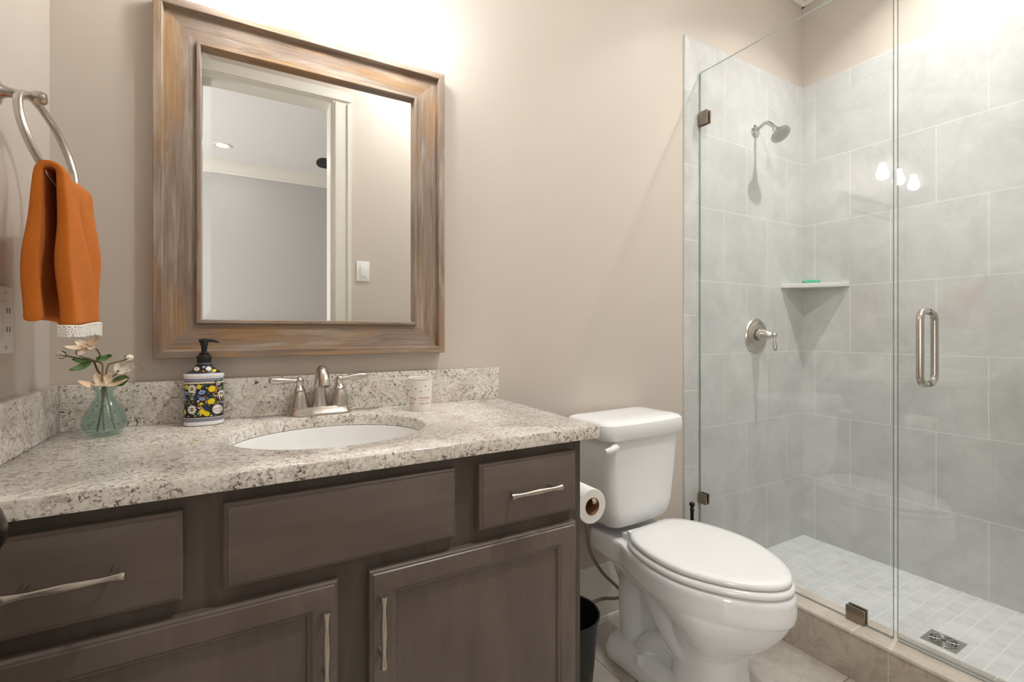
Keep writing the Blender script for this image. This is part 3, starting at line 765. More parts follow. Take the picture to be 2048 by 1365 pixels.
lc = obj('lace_trim', bm, M['lace'], tw, label='white lace hem')
md = lc.modifiers.new('thick', 'SOLIDIFY'); md.thickness = 0.0012

# ------------------------------------------------------------------ soap bottle with printed label
SBX, SBY = -0.071, 1.372
sb = thing('soap_dispenser', 'lemon and flower patterned hand soap bottle with black pump', 'soap bottle', (SBX, SBY, ZC))
BA, BBd, BN = 0.0405, 0.030, 2.5
def sell(k, n=72, a=BA, b=BBd):
    out = []
    for i in range(n):
        q = 2*PI*i/n; c, s = math.cos(q), math.sin(q)
        out.append((SBX + a*k*math.copysign(abs(c)**(2/BN), c), SBY + b*k*math.copysign(abs(s)**(2/BN), s)))
    return out
def round_ring(r, n=72): return [(SBX + r*math.cos(2*PI*i/n), SBY + r*math.sin(2*PI*i/n)) for i in range(n)]
def blend(A, C, f): return [(x0+(x1-x0)*f, y0+(y1-y0)*f) for (x0, y0), (x1, y1) in zip(A, C)]
bm = B()
def seg(levels, mi): loft(bm, [[(x, y, ZC+z) for x, y in r] for r, z in levels], False, False, mi)
S0 = sell(1.0); S1 = sell(1.02); Sb = sell(.93); NKr = round_ring(.0150)
seg([(sell(.02), .0004), (Sb, .0004), (S1, .003), (S1, .0085), (S0, .0095), (S0, .011)], 0)
seg([(S0, .011), (S0, .019)], 2); seg([(S0, .019), (S0, .0205)], 4); seg([(S0, .0205), (S0, .101)], 1); seg([(S0, .101), (S0, .1045)], 4); seg([(S0, .1045), (S0, .113)], 2); seg([(S0, .113), (S0, .115)], 0)
seg([(S0, .115), (sell(1.035), .1165), (sell(1.045), .119), (sell(1.03), .122), (sell(.96), .1235)], 0)
seg([(sell(.96), .1235), (sell(.88), .1255)], 2)
seg([(sell(.88), .1255), (blend(sell(.80), NKr, .35), .1315), (blend(sell(.72), NKr, .70), .139), (blend(sell(.7), NKr, .95), .1455), (NKr, .1475)], 1)
seg([(NKr, .1475), (round_ring(.0125), .149), (round_ring(.002), .149)], 0)
obj('bottle', bm, [M['bottle_white'], M['ink_ink'], M['ink_grey'], M['ink_yellow'], M['ink_cream']], sb, angle=45)
INKS = ['ink', 'yellow', 'white', 'sky', 'navy', 'green', 'orange', 'grey', 'cream', 'red', 'dark', 'pgrey']
def front(x, z, off):
    xx = max(-.999, min(.999, x/BA)); y = -BBd*(1-abs(xx)**BN)**(1/BN); return (SBX + x, SBY + y - off, z)
lbm = B(); lay = [0]
TIER = [0]
def blob(cx, cz, rx, rz, ink, rot=0.0, n=20, surf=front, pinch=0.0, out=True):
    lay[0] += 1
    def ring(k):
        pts = []
        for i in range(n):
            a = 2*PI*i/n; px, pz = rx*k*math.cos(a), rz*k*math.sin(a)
            if pinch: pz *= (1-pinch*abs(math.cos(a))**3)
            pts.append((cx + px*math.cos(rot) - pz*math.sin(rot), cz + px*math.sin(rot) + pz*math.cos(rot)))
        return pts
    def draw(k, ink_, off):
        m_ = INKS.index(ink_); rr_ = [[lbm.verts.new(surf(x, z, off)) for x, z in ring(k*q)] for q in (1.0, .7, .4)]
        c = lbm.verts.new(surf(cx, cz, off))
        for r1, r2 in zip(rr_[:-1], rr_[1:]):
            for i in range(n): j = (i+1) % n; lbm.faces.new((r1[i], r1[j], r2[j], r2[i])).material_index = m_
        r2 = rr_[-1]
        for i in range(n): lbm.faces.new((r2[i], r2[(i+1) % n], c)).material_index = m_
    off = .00010 + .00007*TIER[0] + .0000003*(lay[0] % 200)
    if out: draw(1.0, 'ink', off); draw(.86, ink, off + .00003)
    else: draw(1.0, ink, off)
def PX(x): return (x-459)/6950
def PZ(y): return ZC + .110 - (y-620)/5757
def pb(x, y, rx, ry, ink, rot=0, **k): blob(PX(x), PZ(y), rx/6950, ry/5757, ink, R(rot), **k)
def flower(x, y, r, n=10):
    TIER[0] = 5
    for i in range(n):
        a = 2*PI*i/n; pb(x+r*.62*math.cos(a), y+r*.62*math.sin(a), r*.38, r*.20, 'white', -math.degrees(a), n=12)
    TIER[0] = 6; pb(x, y, r*.22, r*.22, 'yellow', n=12); TIER[0] = 7; pb(x, y, r*.1, r*.1, 'orange', n=8, out=False)
rs = random.Random(3)
for i in range(190):   # dense background sprigs
    x = rs.uniform(180, 735); y = rs.uniform(672, 1125)
    pb(x, y, rs.uniform(12, 26), rs.uniform(7, 12), rs.choice(['green', 'navy', 'orange', 'cream', 'navy', 'cream', 'sky', 'white', 'red']), rs.uniform(0, 180), n=10, pinch=.5)
TIER[0] = 1
for x, y, a in ((490, 690, 20), (640, 652, -15), (700, 640, 40), (480, 955, 20), (330, 880, 70), (270, 880, 110), (560, 1095, 10), (645, 930, 50), (230, 960, -30), (380, 1100, 30), (590, 850, 60), (720, 740, 80)):
    pb(x, y, 44, 15, 'green', a, pinch=.7)
for x, y, rx, ry, a in ((440, 790, 62, 30, 18), (440, 878, 56, 26, -18), (212, 795, 40, 26, -30), (212, 880, 36, 24, 25)):
    TIER[0] = 2; pb(x, y, rx, ry, 'sky', a, pinch=.4); TIER[0] = 3; pb(x, y, rx*.45, ry*.2, 'navy', a, n=10, out=False)
for x, y in ((235, 838), (365, 838), (520, 830), (545, 838), (505, 1000), (480, 1010), (365, 870), (240, 860)): pb(x, y, 22, 20, 'navy', 0, n=10)
for x, y in ((600, 820), (632, 795), (640, 845), (395, 955), (420, 985), (385, 990), (570, 675), (200, 925), (255, 930), (640, 770), (250, 1110), (345, 1110)): pb(x, y, 18, 13, 'orange', x*7 % 180, n=10)
TIER[0] = 4
for x, y, rx, ry, a in ((578, 748, 60, 52, -35), (568, 918, 66, 44, 25), (440, 1055, 52, 44, -30), (505, 1085, 52, 38, -20), (222, 712, 34, 38, 0), (398, 712, 40, 36, 0), (192, 1055, 30, 42, 0), (432, 944, 26, 20, 10)):
    pb(x, y, rx, ry, 'yellow', a)
flower(300, 740, 66); flower(300, 1020, 70); flower(706, 825, 58, 9); flower(668, 675, 34, 8)
TIER[0] = 8; pb(655, 1035, 84, 74, 'white', 8, n=28)
for y0 in (1168, 622):   # scalloped grey bands
    for i in range(17):
        x = 190 + i*33.5; TIER[0] = 0; pb(x, y0+5, 15, 15, 'pgrey', 0, n=12); TIER[0] = 1; pb(x, y0+9, 7, 8, 'grey', 0, n=8)
def shoulder(x, z, off):   # sloping upper face of the bottle
    f = (z-(ZC+.1255))/.022; kx = BA*.88*(1-f)+.015*f; ky = BBd*.88*(1-f)+.015*f
    xx = max(-.98, min(.98, x/kx)); return (SBX + x, SBY - ky*math.sqrt(1-xx*xx)**1.0 - off - .0006, z + .0006)
def sh(x, z, rx, rz, ink, rot=0, **k): blob(x, ZC+z, rx, rz, ink, R(rot), surf=shoulder, **k)
TIER[0] = 1
for cx in (-.014, .010):
    for i in range(8): a = 2*PI*i/8; sh(cx+.0042*math.cos(a), .135+.0034*math.sin(a), .0026, .0014, 'white', math.degrees(a), n=10)
    TIER[0] = 2; sh(cx, .135, .0015, .0014, 'yellow', n=8); TIER[0] = 1
sh(.0215, .130, .0050, .0036, 'yellow', 10); sh(-.024, .129, .005, .002, 'green', 30); sh(.0, .130, .003, .002, 'orange'); sh(.0, .139, .003, .003, 'sky'); sh(.016, .139, .003, .002, 'navy', 40)
def textmesh(s, size):
    cu = bpy.data.curves.new('txt', 'FONT'); cu.body = s; cu.size = size; cu.align_x = 'LEFT'; cu.resolution_u = 2
    to = bpy.data.objects.new('txt', cu); COL.objects.link(to)
    dg = bpy.context.evaluated_depsgraph_get(); dg.update()
    me = bpy.data.meshes.new_from_object(to.evaluated_get(dg)); bpy.data.objects.remove(to); return me
def text_on(bmx, s, size, x0, z0, surf, off, mi, slope=0.0):
    me = textmesh(s, size); base = [bmx.verts.new(surf(x0+v.co.x, z0+v.co.y+slope*v.co.x, off)) for v in me.vertices]
    for p in me.polygons:
        try: bmx.faces.new([base[i] for i in p.vertices]).material_index = mi
        except ValueError: pass
    bpy.data.meshes.remove(me)
text_on(lbm, 'LEMON V', .0049, PX(580), PZ(1040), front, .00088, INKS.index('dark'), .06)
text_on(lbm, 'HAND', .0043, PX(620), PZ(1072), front, .00088, INKS.index('dark'), .06)
NOREC.add('printed_label')
lb = obj('printed_label', lbm, [M['ink_'+k] for k in INKS], sb, smooth=False, label='printed lemon and flower artwork')
bm = B()
lathe(bm, [(0.0, .149), (.0150, .149), (.0152, .150), (.0152, .1655), (.0145, .167), (.0105, .1675), (.0105, .173), (.0095, .1735), (.0062, .1738), (.0056, .176), (.0068, .190), (.0068, .191), (.0085, .1915), (.0085, .2005), (.0080, .202), (0, .2022)], (SBX, SBY, ZC), seg=32)
pm = obj('pump', bm, M['black_plastic'], sb)
bm = B(); pts = smoothpath([(SBX-.011, SBY, ZC+.2018), (SBX, SBY, ZC+.2032), (SBX+.015, SBY-.001, ZC+.2030), (SBX+.026, SBY-.002, ZC+.2008), (SBX+.0305, SBY-.002, ZC+.1985)], 5)
tube(bm, pts, [.0030+.0022*max(0, 1-abs(i/len(pts)-.3)*2) for i in range(len(pts))], 12); obj('nozzle', bm, M['black_plastic'], pm)

# ------------------------------------------------------------------ paper cup
KX, KY = 0.452, 1.312
cup = thing('paper_cup', 'small white printed paper cup at the right end of the backsplash', 'cup', (KX, KY, ZC))
r0, r1, ch = 0.0295, 0.0352, 0.093
bm = B(); lathe(bm, [(0.0, .004), (r0-.001, .004), (r0-.001, .0003), (r0, .0003), (r1-.001, ch-.002), (r1+.0008, ch-.0012), (r1+.0012, ch), (r1+.0004, ch+.0008), (r1-.0012, ch-.001), (r0-.0012, .0055), (0, .0055)], (KX, KY, ZC), seg=48)
obj('cup_body', bm, M['cup_paper'], cup)
lbm = B(); lay[0] = 0; TIER[0] = 0
def cupsurf(x, z, off):   # x = arc length round the side that faces the room
    h_ = (z-ZC)/ch; rr_ = r0 + (r1-r0)*h_ + .00015 + off; a = -PI/2 - R(24) + x/rr_; return (KX+rr_*math.cos(a), KY+rr_*math.sin(a), z)
def cb(x, z, rx, rz, ink, rot=0): blob(x, ZC+z, rx, rz, ink, R(rot), 10, cupsurf, 0, False)
for x, z in ((-.022, .072), (-.010, .064), (.004, .057), (.018, .072), (.028, .060), (-.011, .036), (-.03, .06)):
    cb(x-.0012, z, .0016, .0008, 'dark', 40); cb(x+.0012, z, .0016, .0008, 'dark', -40); cb(x, z-.0016, .0005, .0014, 'grey')
for a, b_ in ((-.033, -.016), (.001, .033)):
    for i in range(24):
        x = a + (b_-a)*i/23
        cb(x, .0385+.0006*math.sin(i*2.1), .0007, .0014, 'red', 20*(i % 3)); cb(x, .0225+.0005*math.cos(i*1.7), .0007, .0013, 'red', -25*(i % 3))
        if i % 3 == 0: cb(x, .031+.003*math.sin(i), .0011, .0009, ('red', 'pgrey', 'dark')[i//3 % 3], i*20)
obj('printed_pattern', lbm, [M['ink_'+k] for k in INKS], cup, smooth=False)

# ------------------------------------------------------------------ vase and flower sprigs
VX, VY = -0.250, 1.332
va_ = thing('bud_vase', 'small teal glass bud vase holding flowers in the counter corner', 'vase', (VX, VY, ZC))
bm = B()
outp = [(0.0, .0003), (.020, .0003), (.0245, .0015), (.031, .008), (.0375, .018), (.0395, .028), (.0375, .040), (.031, .055), (.0225, .071), (.0165, .083), (.0145, .090), (.0160, .097), (.0205, .103), (.0245, .1062)]
inp = [(.0232, .1068), (.0190, .1035), (.0142, .097), (.0125, .090), (.0145, .083), (.0205, .071), (.029, .055), (.0352, .040), (.0372, .028), (.0352, .018), (.028, .0105), (.018, .0065), (0.0, .006)]
lathe(bm, outp + inp, (VX, VY, ZC), seg=48); obj('glass_body', bm, M['vase'], va_)
def petal(bm, base, tip, width, cup_=.3, up=(0, -1, .4), mi=0, tw_=0.0, n=8, notch=0.0):
    base = Vector(base); tip = Vector(tip); width *= 1.25; ax = tip-base; L = ax.length; ax.normalize()
    up = Vector(up); sd = ax.cross(up).normalized(); nr = sd.cross(ax).normalized()
    g = []
    for i in range(n+1):
        t = i/n; wv = width*math.sin(PI*min(1, (t*.88+.10)))**.75
        row = []
        for k in range(7):
            s = k/3-1
            tt = t - notch*(1-abs(s))*t*t*.18
            p = base + ax*L*tt + sd*wv*s*.5 + nr*(cup_*width*(s*s-.3)*.5 + L*.18*math.sin(t*PI)*-.6 + .0006*math.sin(s*6+t*9))
            row.append(bm.verts.new(p))
        g.append(row)
    for i in range(n):
        for k in range(6): bm.faces.new((g[i][k], g[i][k+1], g[i+1][k+1], g[i+1][k])).material_index = mi
def petals(name, lst, mat, parent):
    for a in lst:
        bm = B(); petal(bm, **a); o = obj(name, bm, mat, parent); md = o.modifiers.new('thick', 'SOLIDIFY'); md.thickness = .0005
def bud(c, r, d, parent, mat):
    bm = B(); lathe(bm, [(0.0, -r), (r*.6, -r*.8), (r, -r*.1), (r*.85, r*.6), (r*.4, r*1.1), (0, r*1.25)], c, d, 14); obj('bud', bm, mat, parent)
    bm = B(); dv = Vector(d).normalized()
    for k in range(4):
        a = 2*PI*k/4; q = Vector((0, 0, 1)).rotation_difference(dv)
        s_ = q @ Vector((math.cos(a), math.sin(a), 0)); cc = Vector(c)
        tube(bm, [cc - dv*r*1.05, cc - dv*r*.7 + s_*r*.75, cc + s_*r*1.04 - dv*r*.1, cc + s_*r*.9 + dv*r*.45], [.0009, .0011, .0009, .0003], 6)
    obj('sepals', bm, M['stem'], parent)
Y0 = VY
s1 = thing('flower_sprig', 'flower sprig leaning left with an open peach bloom and a round bud', 'flower', (VX, VY, ZC+.011), 'artificial flower sprigs in the vase')
bm = B()
tube(bm, smoothpath([(-.262, Y0, ZC+.010), (-.256, Y0, ZC+.055), (-.251, Y0, ZC+.095), (-.256, Y0, 1.030), (-.263, Y0, 1.048), (-.268, Y0-.002, 1.067)], 5), .0019, 8)
tube(bm, smoothpath([(-.268, Y0-.002, 1.064), (-.283, Y0-.004, 1.069), (-.300, Y0-.006, 1.0735), (-.312, Y0-.006, 1.077)], 4), .0013, 8)
tube(bm, smoothpath([(-.264, Y0-.002, 1.062), (-.257, Y0-.004, 1.074), (-.261, Y0-.006, 1.088), (-.270, Y0-.006, 1.096), (-.278, Y0-.006, 1.096)], 5), .0013, 8)
tube(bm, smoothpath([(-.266, Y0-.002, 1.066), (-.282, Y0-.002, 1.072), (-.295, Y0-.004, 1.080), (-.293, Y0-.004, 1.090), (-.280, Y0-.006, 1.096)], 5), .0009, 6)
obj('stem', bm, M['stem'], s1)
bc = (-.277, Y0-.007, 1.097)
petals('petal', [dict(base=bc, tip=(-.314, Y0-.012, 1.0945), width=.016, up=(0, -.5, 1)), dict(base=bc, tip=(-.256, Y0-.010, 1.122), width=.013, up=(-.5, -1, .2)),
                 dict(base=bc, tip=(-.290, Y0-.016, 1.077), width=.010, up=(0, -1, .2)), dict(base=bc, tip=(-.300, Y0+.014, 1.108), width=.014, up=(.4, -1, .4)), dict(base=bc, tip=(-.262, Y0-.018, 1.092), width=.009, up=(0, -1, 1))], M['petal'], s1)
petals('leaf', [dict(base=(-.270, Y0-.003, 1.064), tip=(-.304, Y0-.012, 1.046), width=.013, up=(-.3, -1, .5)), dict(base=(-.272, Y0-.003, 1.067), tip=(-.304, Y0+.004, 1.068), width=.013, up=(0, -.8, 1)),
                dict(base=(-.264, Y0-.003, 1.068), tip=(-.235, Y0-.012, 1.0755), width=.013, up=(0, -.9, .7))], M['leaf'], s1)
bud((-.3185, Y0-.006, 1.079), .0075, (-1, -.1, .25), s1, M['petal_w'])
s2 = thing('flower_sprig', 'flower sprig leaning right with a pale open bloom and a bud with a thin tendril', 'flower', (VX, VY, ZC+.011), 'artificial flower sprigs in the vase')
bm = B()
tube(bm, smoothpath([(-.232, Y0-.004, ZC+.012), (-.240, Y0-.003, ZC+.055), (-.247, Y0-.003, ZC+.095), (-.247, Y0-.004, 1.030), (-.2435, Y0-.004, 1.054), (-.232, Y0-.006, 1.0605), (-.214, Y0-.008, 1.065)], 5), .0015, 8)
tube(bm, smoothpath([(-.245, Y0-.003, 1.012), (-.238, Y0-.006, 1.028), (-.230, Y0-.008, 1.034), (-.224, Y0-.01, 1.043)], 5), .0015, 8)
tube(bm, smoothpath([(-.205, Y0-.008, 1.068), (-.194, Y0-.01, 1.058), (-.185, Y0-.012, 1.047), (-.184, Y0-.012, 1.040), (-.1835, Y0-.012, 1.048)], 5), .0004, 6)
obj('stem', bm, M['stem_green'], s2)
bud((-.2075, Y0-.009, 1.0695), .0075, (1, -.2, .4), s2, M['petal_w'])
bc = (-.228, Y0-.009, 1.038)
petals('petal', [dict(base=bc, tip=(-.196, Y0-.016, 1.051), width=.017, up=(0, -1, .5), notch=.6), dict(base=bc, tip=(-.227, Y0-.006, 1.062), width=.009, up=(.4, -1, 0)), dict(base=bc, tip=(-.203, Y0-.020, 1.044), width=.013, up=(0, -.6, 1))], M['petal_w'], s2)
petals('leaf', [dict(base=(-.234, Y0-.008, 1.016), tip=(-.205, Y0-.014, 1.0265), width=.021, up=(0, -1, .6))], M['leaf'], s2)
s3 = thing('flower_sprig', 'short flower sprig with a wide peach bloom spread over the vase rim', 'flower', (VX, VY, ZC+.011), 'artificial flower sprigs in the vase')
bm = B(); tube(bm, smoothpath([(-.249, Y0-.010, ZC+.012), (-.252, Y0-.008, ZC+.06), (-.2525, Y0-.008, ZC+.095), (-.252, Y0-.010, 1.030), (-.252, Y0-.008, 1.056), (-.259, Y0-.004, 1.062), (-.264, Y0-.002, 1.065)], 5), .0017, 8)
obj('stem', bm, M['stem_green'], s3)
bc = (-.251, Y0-.012, 1.0125)
petals('petal', [dict(base=bc, tip=(-.290, Y0-.024, 1.022), width=.020, up=(0, -.5, 1), notch=.6), dict(base=bc, tip=(-.263, Y0-.010, 1.038), width=.016, up=(0, -1, .3)), dict(base=bc, tip=(-.238, Y0-.008, 1.038), width=.013, up=(0, -1, .2)),
                 dict(base=bc, tip=(-.207, Y0-.022, 1.0235), width=.015, up=(0, -.5, 1), notch=.5), dict(base=bc, tip=(-.262, Y0-.042, 1.016), width=.018, up=(0, .1, 1))], M['petal'], s3)

# ------------------------------------------------------------------ toilet
TX = 1.255
def TW(x, y, z): return (TX + x, D - y, z)
toi = thing('toilet', 'white two-piece toilet with its lid closed', 'toilet', (TX, D-.42, 0))
LID = [(.232, .0), (.2325, .060), (.236, .085), (.247, .112), (.278, .140), (.318, .159), (.37, .173), (.43, .180), (.487, .177), (.54, .162), (.60, .132), (.65, .095), (.683, .056), (.698, .024), (.702, .0)]
def outline(hw, n=26):
    """hw = [(y, half width)] from back centre to front centre -> closed ring"""
    sp_ = smoothpath([(y, w_, 0) for y, w_ in hw], 4)
    L_ = [(p[1], p[0]) for p in sp_]
    return [(-x, y) for x, y in L_] + [(x, y) for x, y in reversed(L_[1:-1])]
def grow(ol, g):
    n = len(ol); out = []
    for i in range(n):
        a = Vector(ol[i-1]); b_ = Vector(ol[(i+1) % n]); t = (b_-a)
        if t.length < 1e-9: out.append(ol[i]); continue
        t.normalize(); nn = Vector((t.y, -t.x)); p = Vector(ol[i])
        c = Vector((0, .46))
        if nn.dot(p-c) < 0: nn = -nn
        out.append(tuple(p + nn*g))
    return out
LO = outline(LID)
def ringz(ol, z): return [TW(x, y, z) for x, y in ol]
bm = B(); loft(bm, [ringz(grow(LO, -.010), .4445), ringz(grow(LO, -.002), .4445), ringz(grow(LO, .0), .447), ringz(grow(LO, .0005), .452), ringz(grow(LO, -.002), .458), ringz(grow(LO, -.007), .4615), *[[TW(x*k, .46+(y-.46)*k, z) for x, y in grow(LO, -.007)] for k, z in ((.9, .4630), (.7, .4638), (.4, .4641), (.1, .4642))]])
obj('lid', bm, M['seat_plastic'], toi)
bm = B()
SO = grow(LO, .007)
loft(bm, [ringz(grow(SO, -.006), .4225), ringz(grow(SO, -.001), .424), ringz(SO, .430), ringz(grow(SO, -.002), .436), ringz(grow(SO, -.008), .4405), ringz(grow(SO, -.018), .4415)])
obj('seat', bm, M['seat_plastic'], toi)
for x in (-.075, .075):
    bm = B(); box(bm, TX+x-.022, TX+x+.022, D-.238, D-.192, .4185, .4385, .004); lathe(bm, [(0, -.024), (.0095, -.024), (.0105, -.022), (.0105, .022), (.0095, .024), (0, .024)], (TX+x, D-.228, .444), (1, 0, 0), 20)
    obj('hinge', bm, M['seat_plastic'], toi)
# bowl, deck and pedestal: rough solids fused and smoothed into one casting
bm = B()
RIM = [(.055, 0), (.056, .10), (.075, .125), (.16, .128), (.215, .130), (.26, .148), (.31, .166), (.37, .183), (.43, .191), (.487, .188), (.54, .173), (.60, .143), (.65, .105), (.69, .062), (.708, .026), (.713, 0)]
RO = outline(RIM)
def scale_ol(ol, kx, y0, y1):   # remap y range to [y0,y1], x by kx
    return [(x*kx, y0 + (y-.055)/(.713-.055)*(y1-y0)) for x, y in ol]
BZ = [(.205, .55, .40, .575), (.225, .70, .38, .615), (.25, .80, .34, .642), (.28, .88, .30, .668), (.305, .935, .24, .686), (.33, .968, .16, .700), (.345, .982, .10, .7075), (.348, 1.0, .06, .7135), (.365, 1.003, .055, .715), (.405, 1.0, .055, .713), (.4165, .985, .06, .708), (.4195, .95, .07, .700)]
loft(bm, [ringz(scale_ol(RO, kx, a, b_), z) for z, kx, a, b_ in BZ])
def rrect(x, y0, y1, r, n=6):
    out = []
    for cx, cy, a0 in ((x-r, y1-r, 0), (-x+r, y1-r, PI/2), (-x+r, y0+r, PI), (x-r, y0+r, 3*PI/2)):
        for i in range(n+1): a = a0 + PI/2*i/n; out.append((cx + r*math.cos(a), cy + r*math.sin(a)))
    return out
# front column
loft(bm, [ringz(rrect(.112, .36, .582, .08), 0), ringz(rrect(.106, .365, .574, .08), .05), ringz(rrect(.101, .37, .565, .08), .12), ringz(rrect(.102, .37, .567, .08), .18), ringz(rrect(.115, .37, .59, .085), .235), ringz(rrect(.13, .37, .62, .09), .28)])
# rear leg and low foot
loft(bm, [ringz(rrect(.066, .12, .42, .05), 0), ringz(rrect(.050, .13, .42, .045), .10), ringz(rrect(.052, .12, .42, .045), .22), ringz(rrect(.080, .085, .42, .05), .33), ringz(rrect(.115, .06, .36, .04), .40)])
loft(bm, [ringz(rrect(.130, .115, .56, .06), 0), ringz(rrect(.130, .115, .56, .06), .025), ringz(rrect(.122, .125, .545, .055), .050), ringz(rrect(.085, .14, .53, .05), .066)])
# trapway relief on both sides
for s in (-1, 1):
    tp = smoothpath([(s*.056, .44, .15), (s*.062, .38, .20), (s*.062, .31, .285), (s*.056, .245, .312), (s*.044, .20, .265), (s*.038, .19, .17), (s*.036, .20, .05)], 6)
    tube(bm, [TW(*p) for p in tp], .048, 16)
    tp = smoothpath([(s*.060, .44, .12), (s*.062, .37, .145), (s*.060, .30, .11), (s*.058, .24, .05)], 6)
    tube(bm, [TW(*p) for p in tp], .030, 14)
bo = obj('bowl', bm, M['porcelain'], toi)
md = bo.modifiers.new('fuse', 'REMESH'); md.mode = 'VOXEL'; md.voxel_size = .004; md.use_smooth_shade = True
md = bo.modifiers.new('soft', 'SMOOTH'); md.factor = .5; md.iterations = 6
apply_mods(bo)
for s in (-1, 1):
    bm = B(); lathe(bm, [(.019, 0), (.0185, .012), (.016, .020), (.008, .0255), (0, .0265)], TW(s*.106, .285, .046), (0, 0, 1), 22); obj('bolt_cap', bm, M['porcelain'], toi)
# tank
bm = B()
def tank_ol(hw, y0, y1, r, bow):
    o_ = rrect(hw, y0, y1, r, 8); return [(x, y + (bow*(1-(x/hw)**2) if y > (y0+y1)/2 else 0)) for x, y in densify(o_)]
def densify(o_, m=9):
    out = []
    for i in range(len(o_)):
        a = Vector(o_[i]); b_ = Vector(o_[(i+1) % len(o_)]); k = m if (b_-a).length > .05 else 1
        for j in range(k): out.append(tuple(a.lerp(b_, j/k)))
    return out
TK = [(.452, .085, .06, .150, .03, .004), (.4525, .125, .035, .185, .03, .006), (.458, .140, .028, .197, .035, .008), (.475, .152, .022, .206, .038, .010), (.52, .163, .018, .211, .038, .011), (.62, .173, .015, .215, .036, .012), (.72, .181, .014, .218, .034, .012), (.772, .185, .013, .220, .034, .012)]
loft(bm, [ringz(tank_ol(a, b_, c, d_, e_), z) for z, a, b_, c, d_, e_ in TK]); obj('tank', bm, M['porcelain'], toi)
bm = B()
TL = [(.766, .192, .008, .226, .036, .012), (.764, .197, .006, .230, .038, .012), (.770, .2005, .004, .233, .040, .013), (.800, .2015, .004, .234, .040, .013), (.814, .1985, .006, .231, .040, .013), (.822, .190, .012, .222, .036, .013), (.8265, .172, .026, .205, .03, .013), (.829, .13, .05, .17, .03, .01)]
loft(bm, [ringz(tank_ol(a, b_, c, d_, e_), z) for z, a, b_, c, d_, e_ in TL]); obj('tank_lid', bm, M['porcelain'], toi)
bm = B(); lathe(bm, [(0, 0), (.0135, .001), (.0135, .006), (.011, .010), (.009, .016), (0, .017)], TW(-.163, .2215, .746), (0, -1, 0), 20)
pts = smoothpath([TW(-.163, .236, .746), TW(-.176, .244, .748), TW(-.196, .247, .745), TW(-.214, .245, .742), TW(-.221, .244, .741)], 5)
tube(bm, pts, [.0105-.004*i/len(pts) + .002*math.sin(i/len(pts)*PI) for i in range(len(pts))], 14); obj('flush_lever', bm, M['porcelain'], toi)

toi.rotation_euler.z = R(3.2); toi.location.x -= .004; toi.location.y -= .012     # not quite square to the wall

# supply hose with its stop valve
hs = thing('water_supply_hose', 'braided steel water supply hose looping between wall and toilet tank', 'hose', (1.10, 1.36, 0))
bm = B()
pts = smoothpath([(1.106, 1.36, .462), (1.084, 1.345, .42), (1.086, 1.34, .37), (1.102, 1.34, .322), (1.150, 1.34, .250), (1.210, 1.340, .190), (1.236, 1.338, .160), (1.232, 1.336, .140), (1.200, 1.335, .144), (1.152, 1.337, .156), (1.110, 1.345, .150), (1.07, 1.352, .140), (1.045, 1.356, .140)], 8)
tube(bm, pts, .0058, 12); obj('braided_hose', bm, M['hose'], hs)
bm = B(); lathe(bm, [(.011, 0), (.013, .012), (.013, .022), (.009, .026)], (1.106, 1.36, .432), (0, 0, 1), 12); obj('coupling_nut', bm, M['ink_dark'], hs)
bm = B(); lathe(bm, [(0, 0), (.03, .0005), (.028, .005), (.009, .010), (.009, .07), (.012, .072), (.012, .10), (0, .10)], (1.035, D-.015, .140), (0, -1, 0), 20); obj('stop_valve', bm, M['chrome'], hs)

# toilet brush behind the bowl
BXX, BYY = 1.650, 1.355
tb = thing('toilet_brush', 'dark bronze toilet brush handle with round finial behind the toilet', 'toilet brush', (BXX, BYY, 0))
bm = B(); lathe(bm, [(0, 0), (.038, .0), (.038, .012), (.034, .02), (.034, .20), (.038, .21), (.034, .218), (.010, .222), (0, .222)], (BXX, BYY, 0.0005), seg=28); obj('canister', bm, M['bronze'], tb)
bm = B(); lathe(bm, [(.0075, .22), (.0075, .376), (.0095, .379), (.0095, .384), (.0065, .387), (.0065, .392), (.0095, .396), (.0118, .402), (.0112, .408), (.006, .4125), (0, .413)], (BXX, BYY, 0), seg=22); obj('handle', bm, M['bronze'], tb)

# ------------------------------------------------------------------ toilet roll on its holder
hx, hz = 0.775, 0.686
hd = thing('toilet_paper_holder', 'nickel toilet paper holder arm on the right side of the vanity', 'paper holder', (CX1, 1.06, hz+.022))
bm = B(); lathe(bm, [(0, 0), (.024, .0003), (.024, .006), (.012, .012), (.008, .020), (.008, .060), (.0095, .066), (0, .070)], (CX1+.0003, 1.063, hz+.0152), (1, 0, 0), 24); obj('post', bm, M['nickel'], hd)
bm = B(); tube(bm, [(hx, 1.066, hz+.0152), (hx, 1.03, hz+.0152), (hx, .945, hz+.0152), (hx, .932, hz+.0152), (hx, .929, hz+.0145)], [.0055, .0055, .0055, .0068, .003], 14); obj('bar', bm, M['nickel'], hd)
tpz = hz; tp_ = thing('toilet_paper_roll', 'white toilet paper roll hanging beside the vanity', 'toilet paper', (hx, .99, tpz))
bm = B(); ri, ro = .0222, .0435
lathe(bm, [(ri, 0), (ro-.001, 0), (ro, .001), (ro, .099), (ro-.001, .1), (ri, .1)], (hx, 1.041, tpz), (0, -1, 0), 48, cap=False); obj('paper', bm, M['paper'], tp_)
bm = B(); lathe(bm, [(ri, .0), (ri, .1005), (ri-.0012, .1005), (ri-.0012, 0)], (hx, 1.041, tpz), (0, -1, 0), 40, cap=False); obj('cardboard_core', bm, M['card'], tp_)

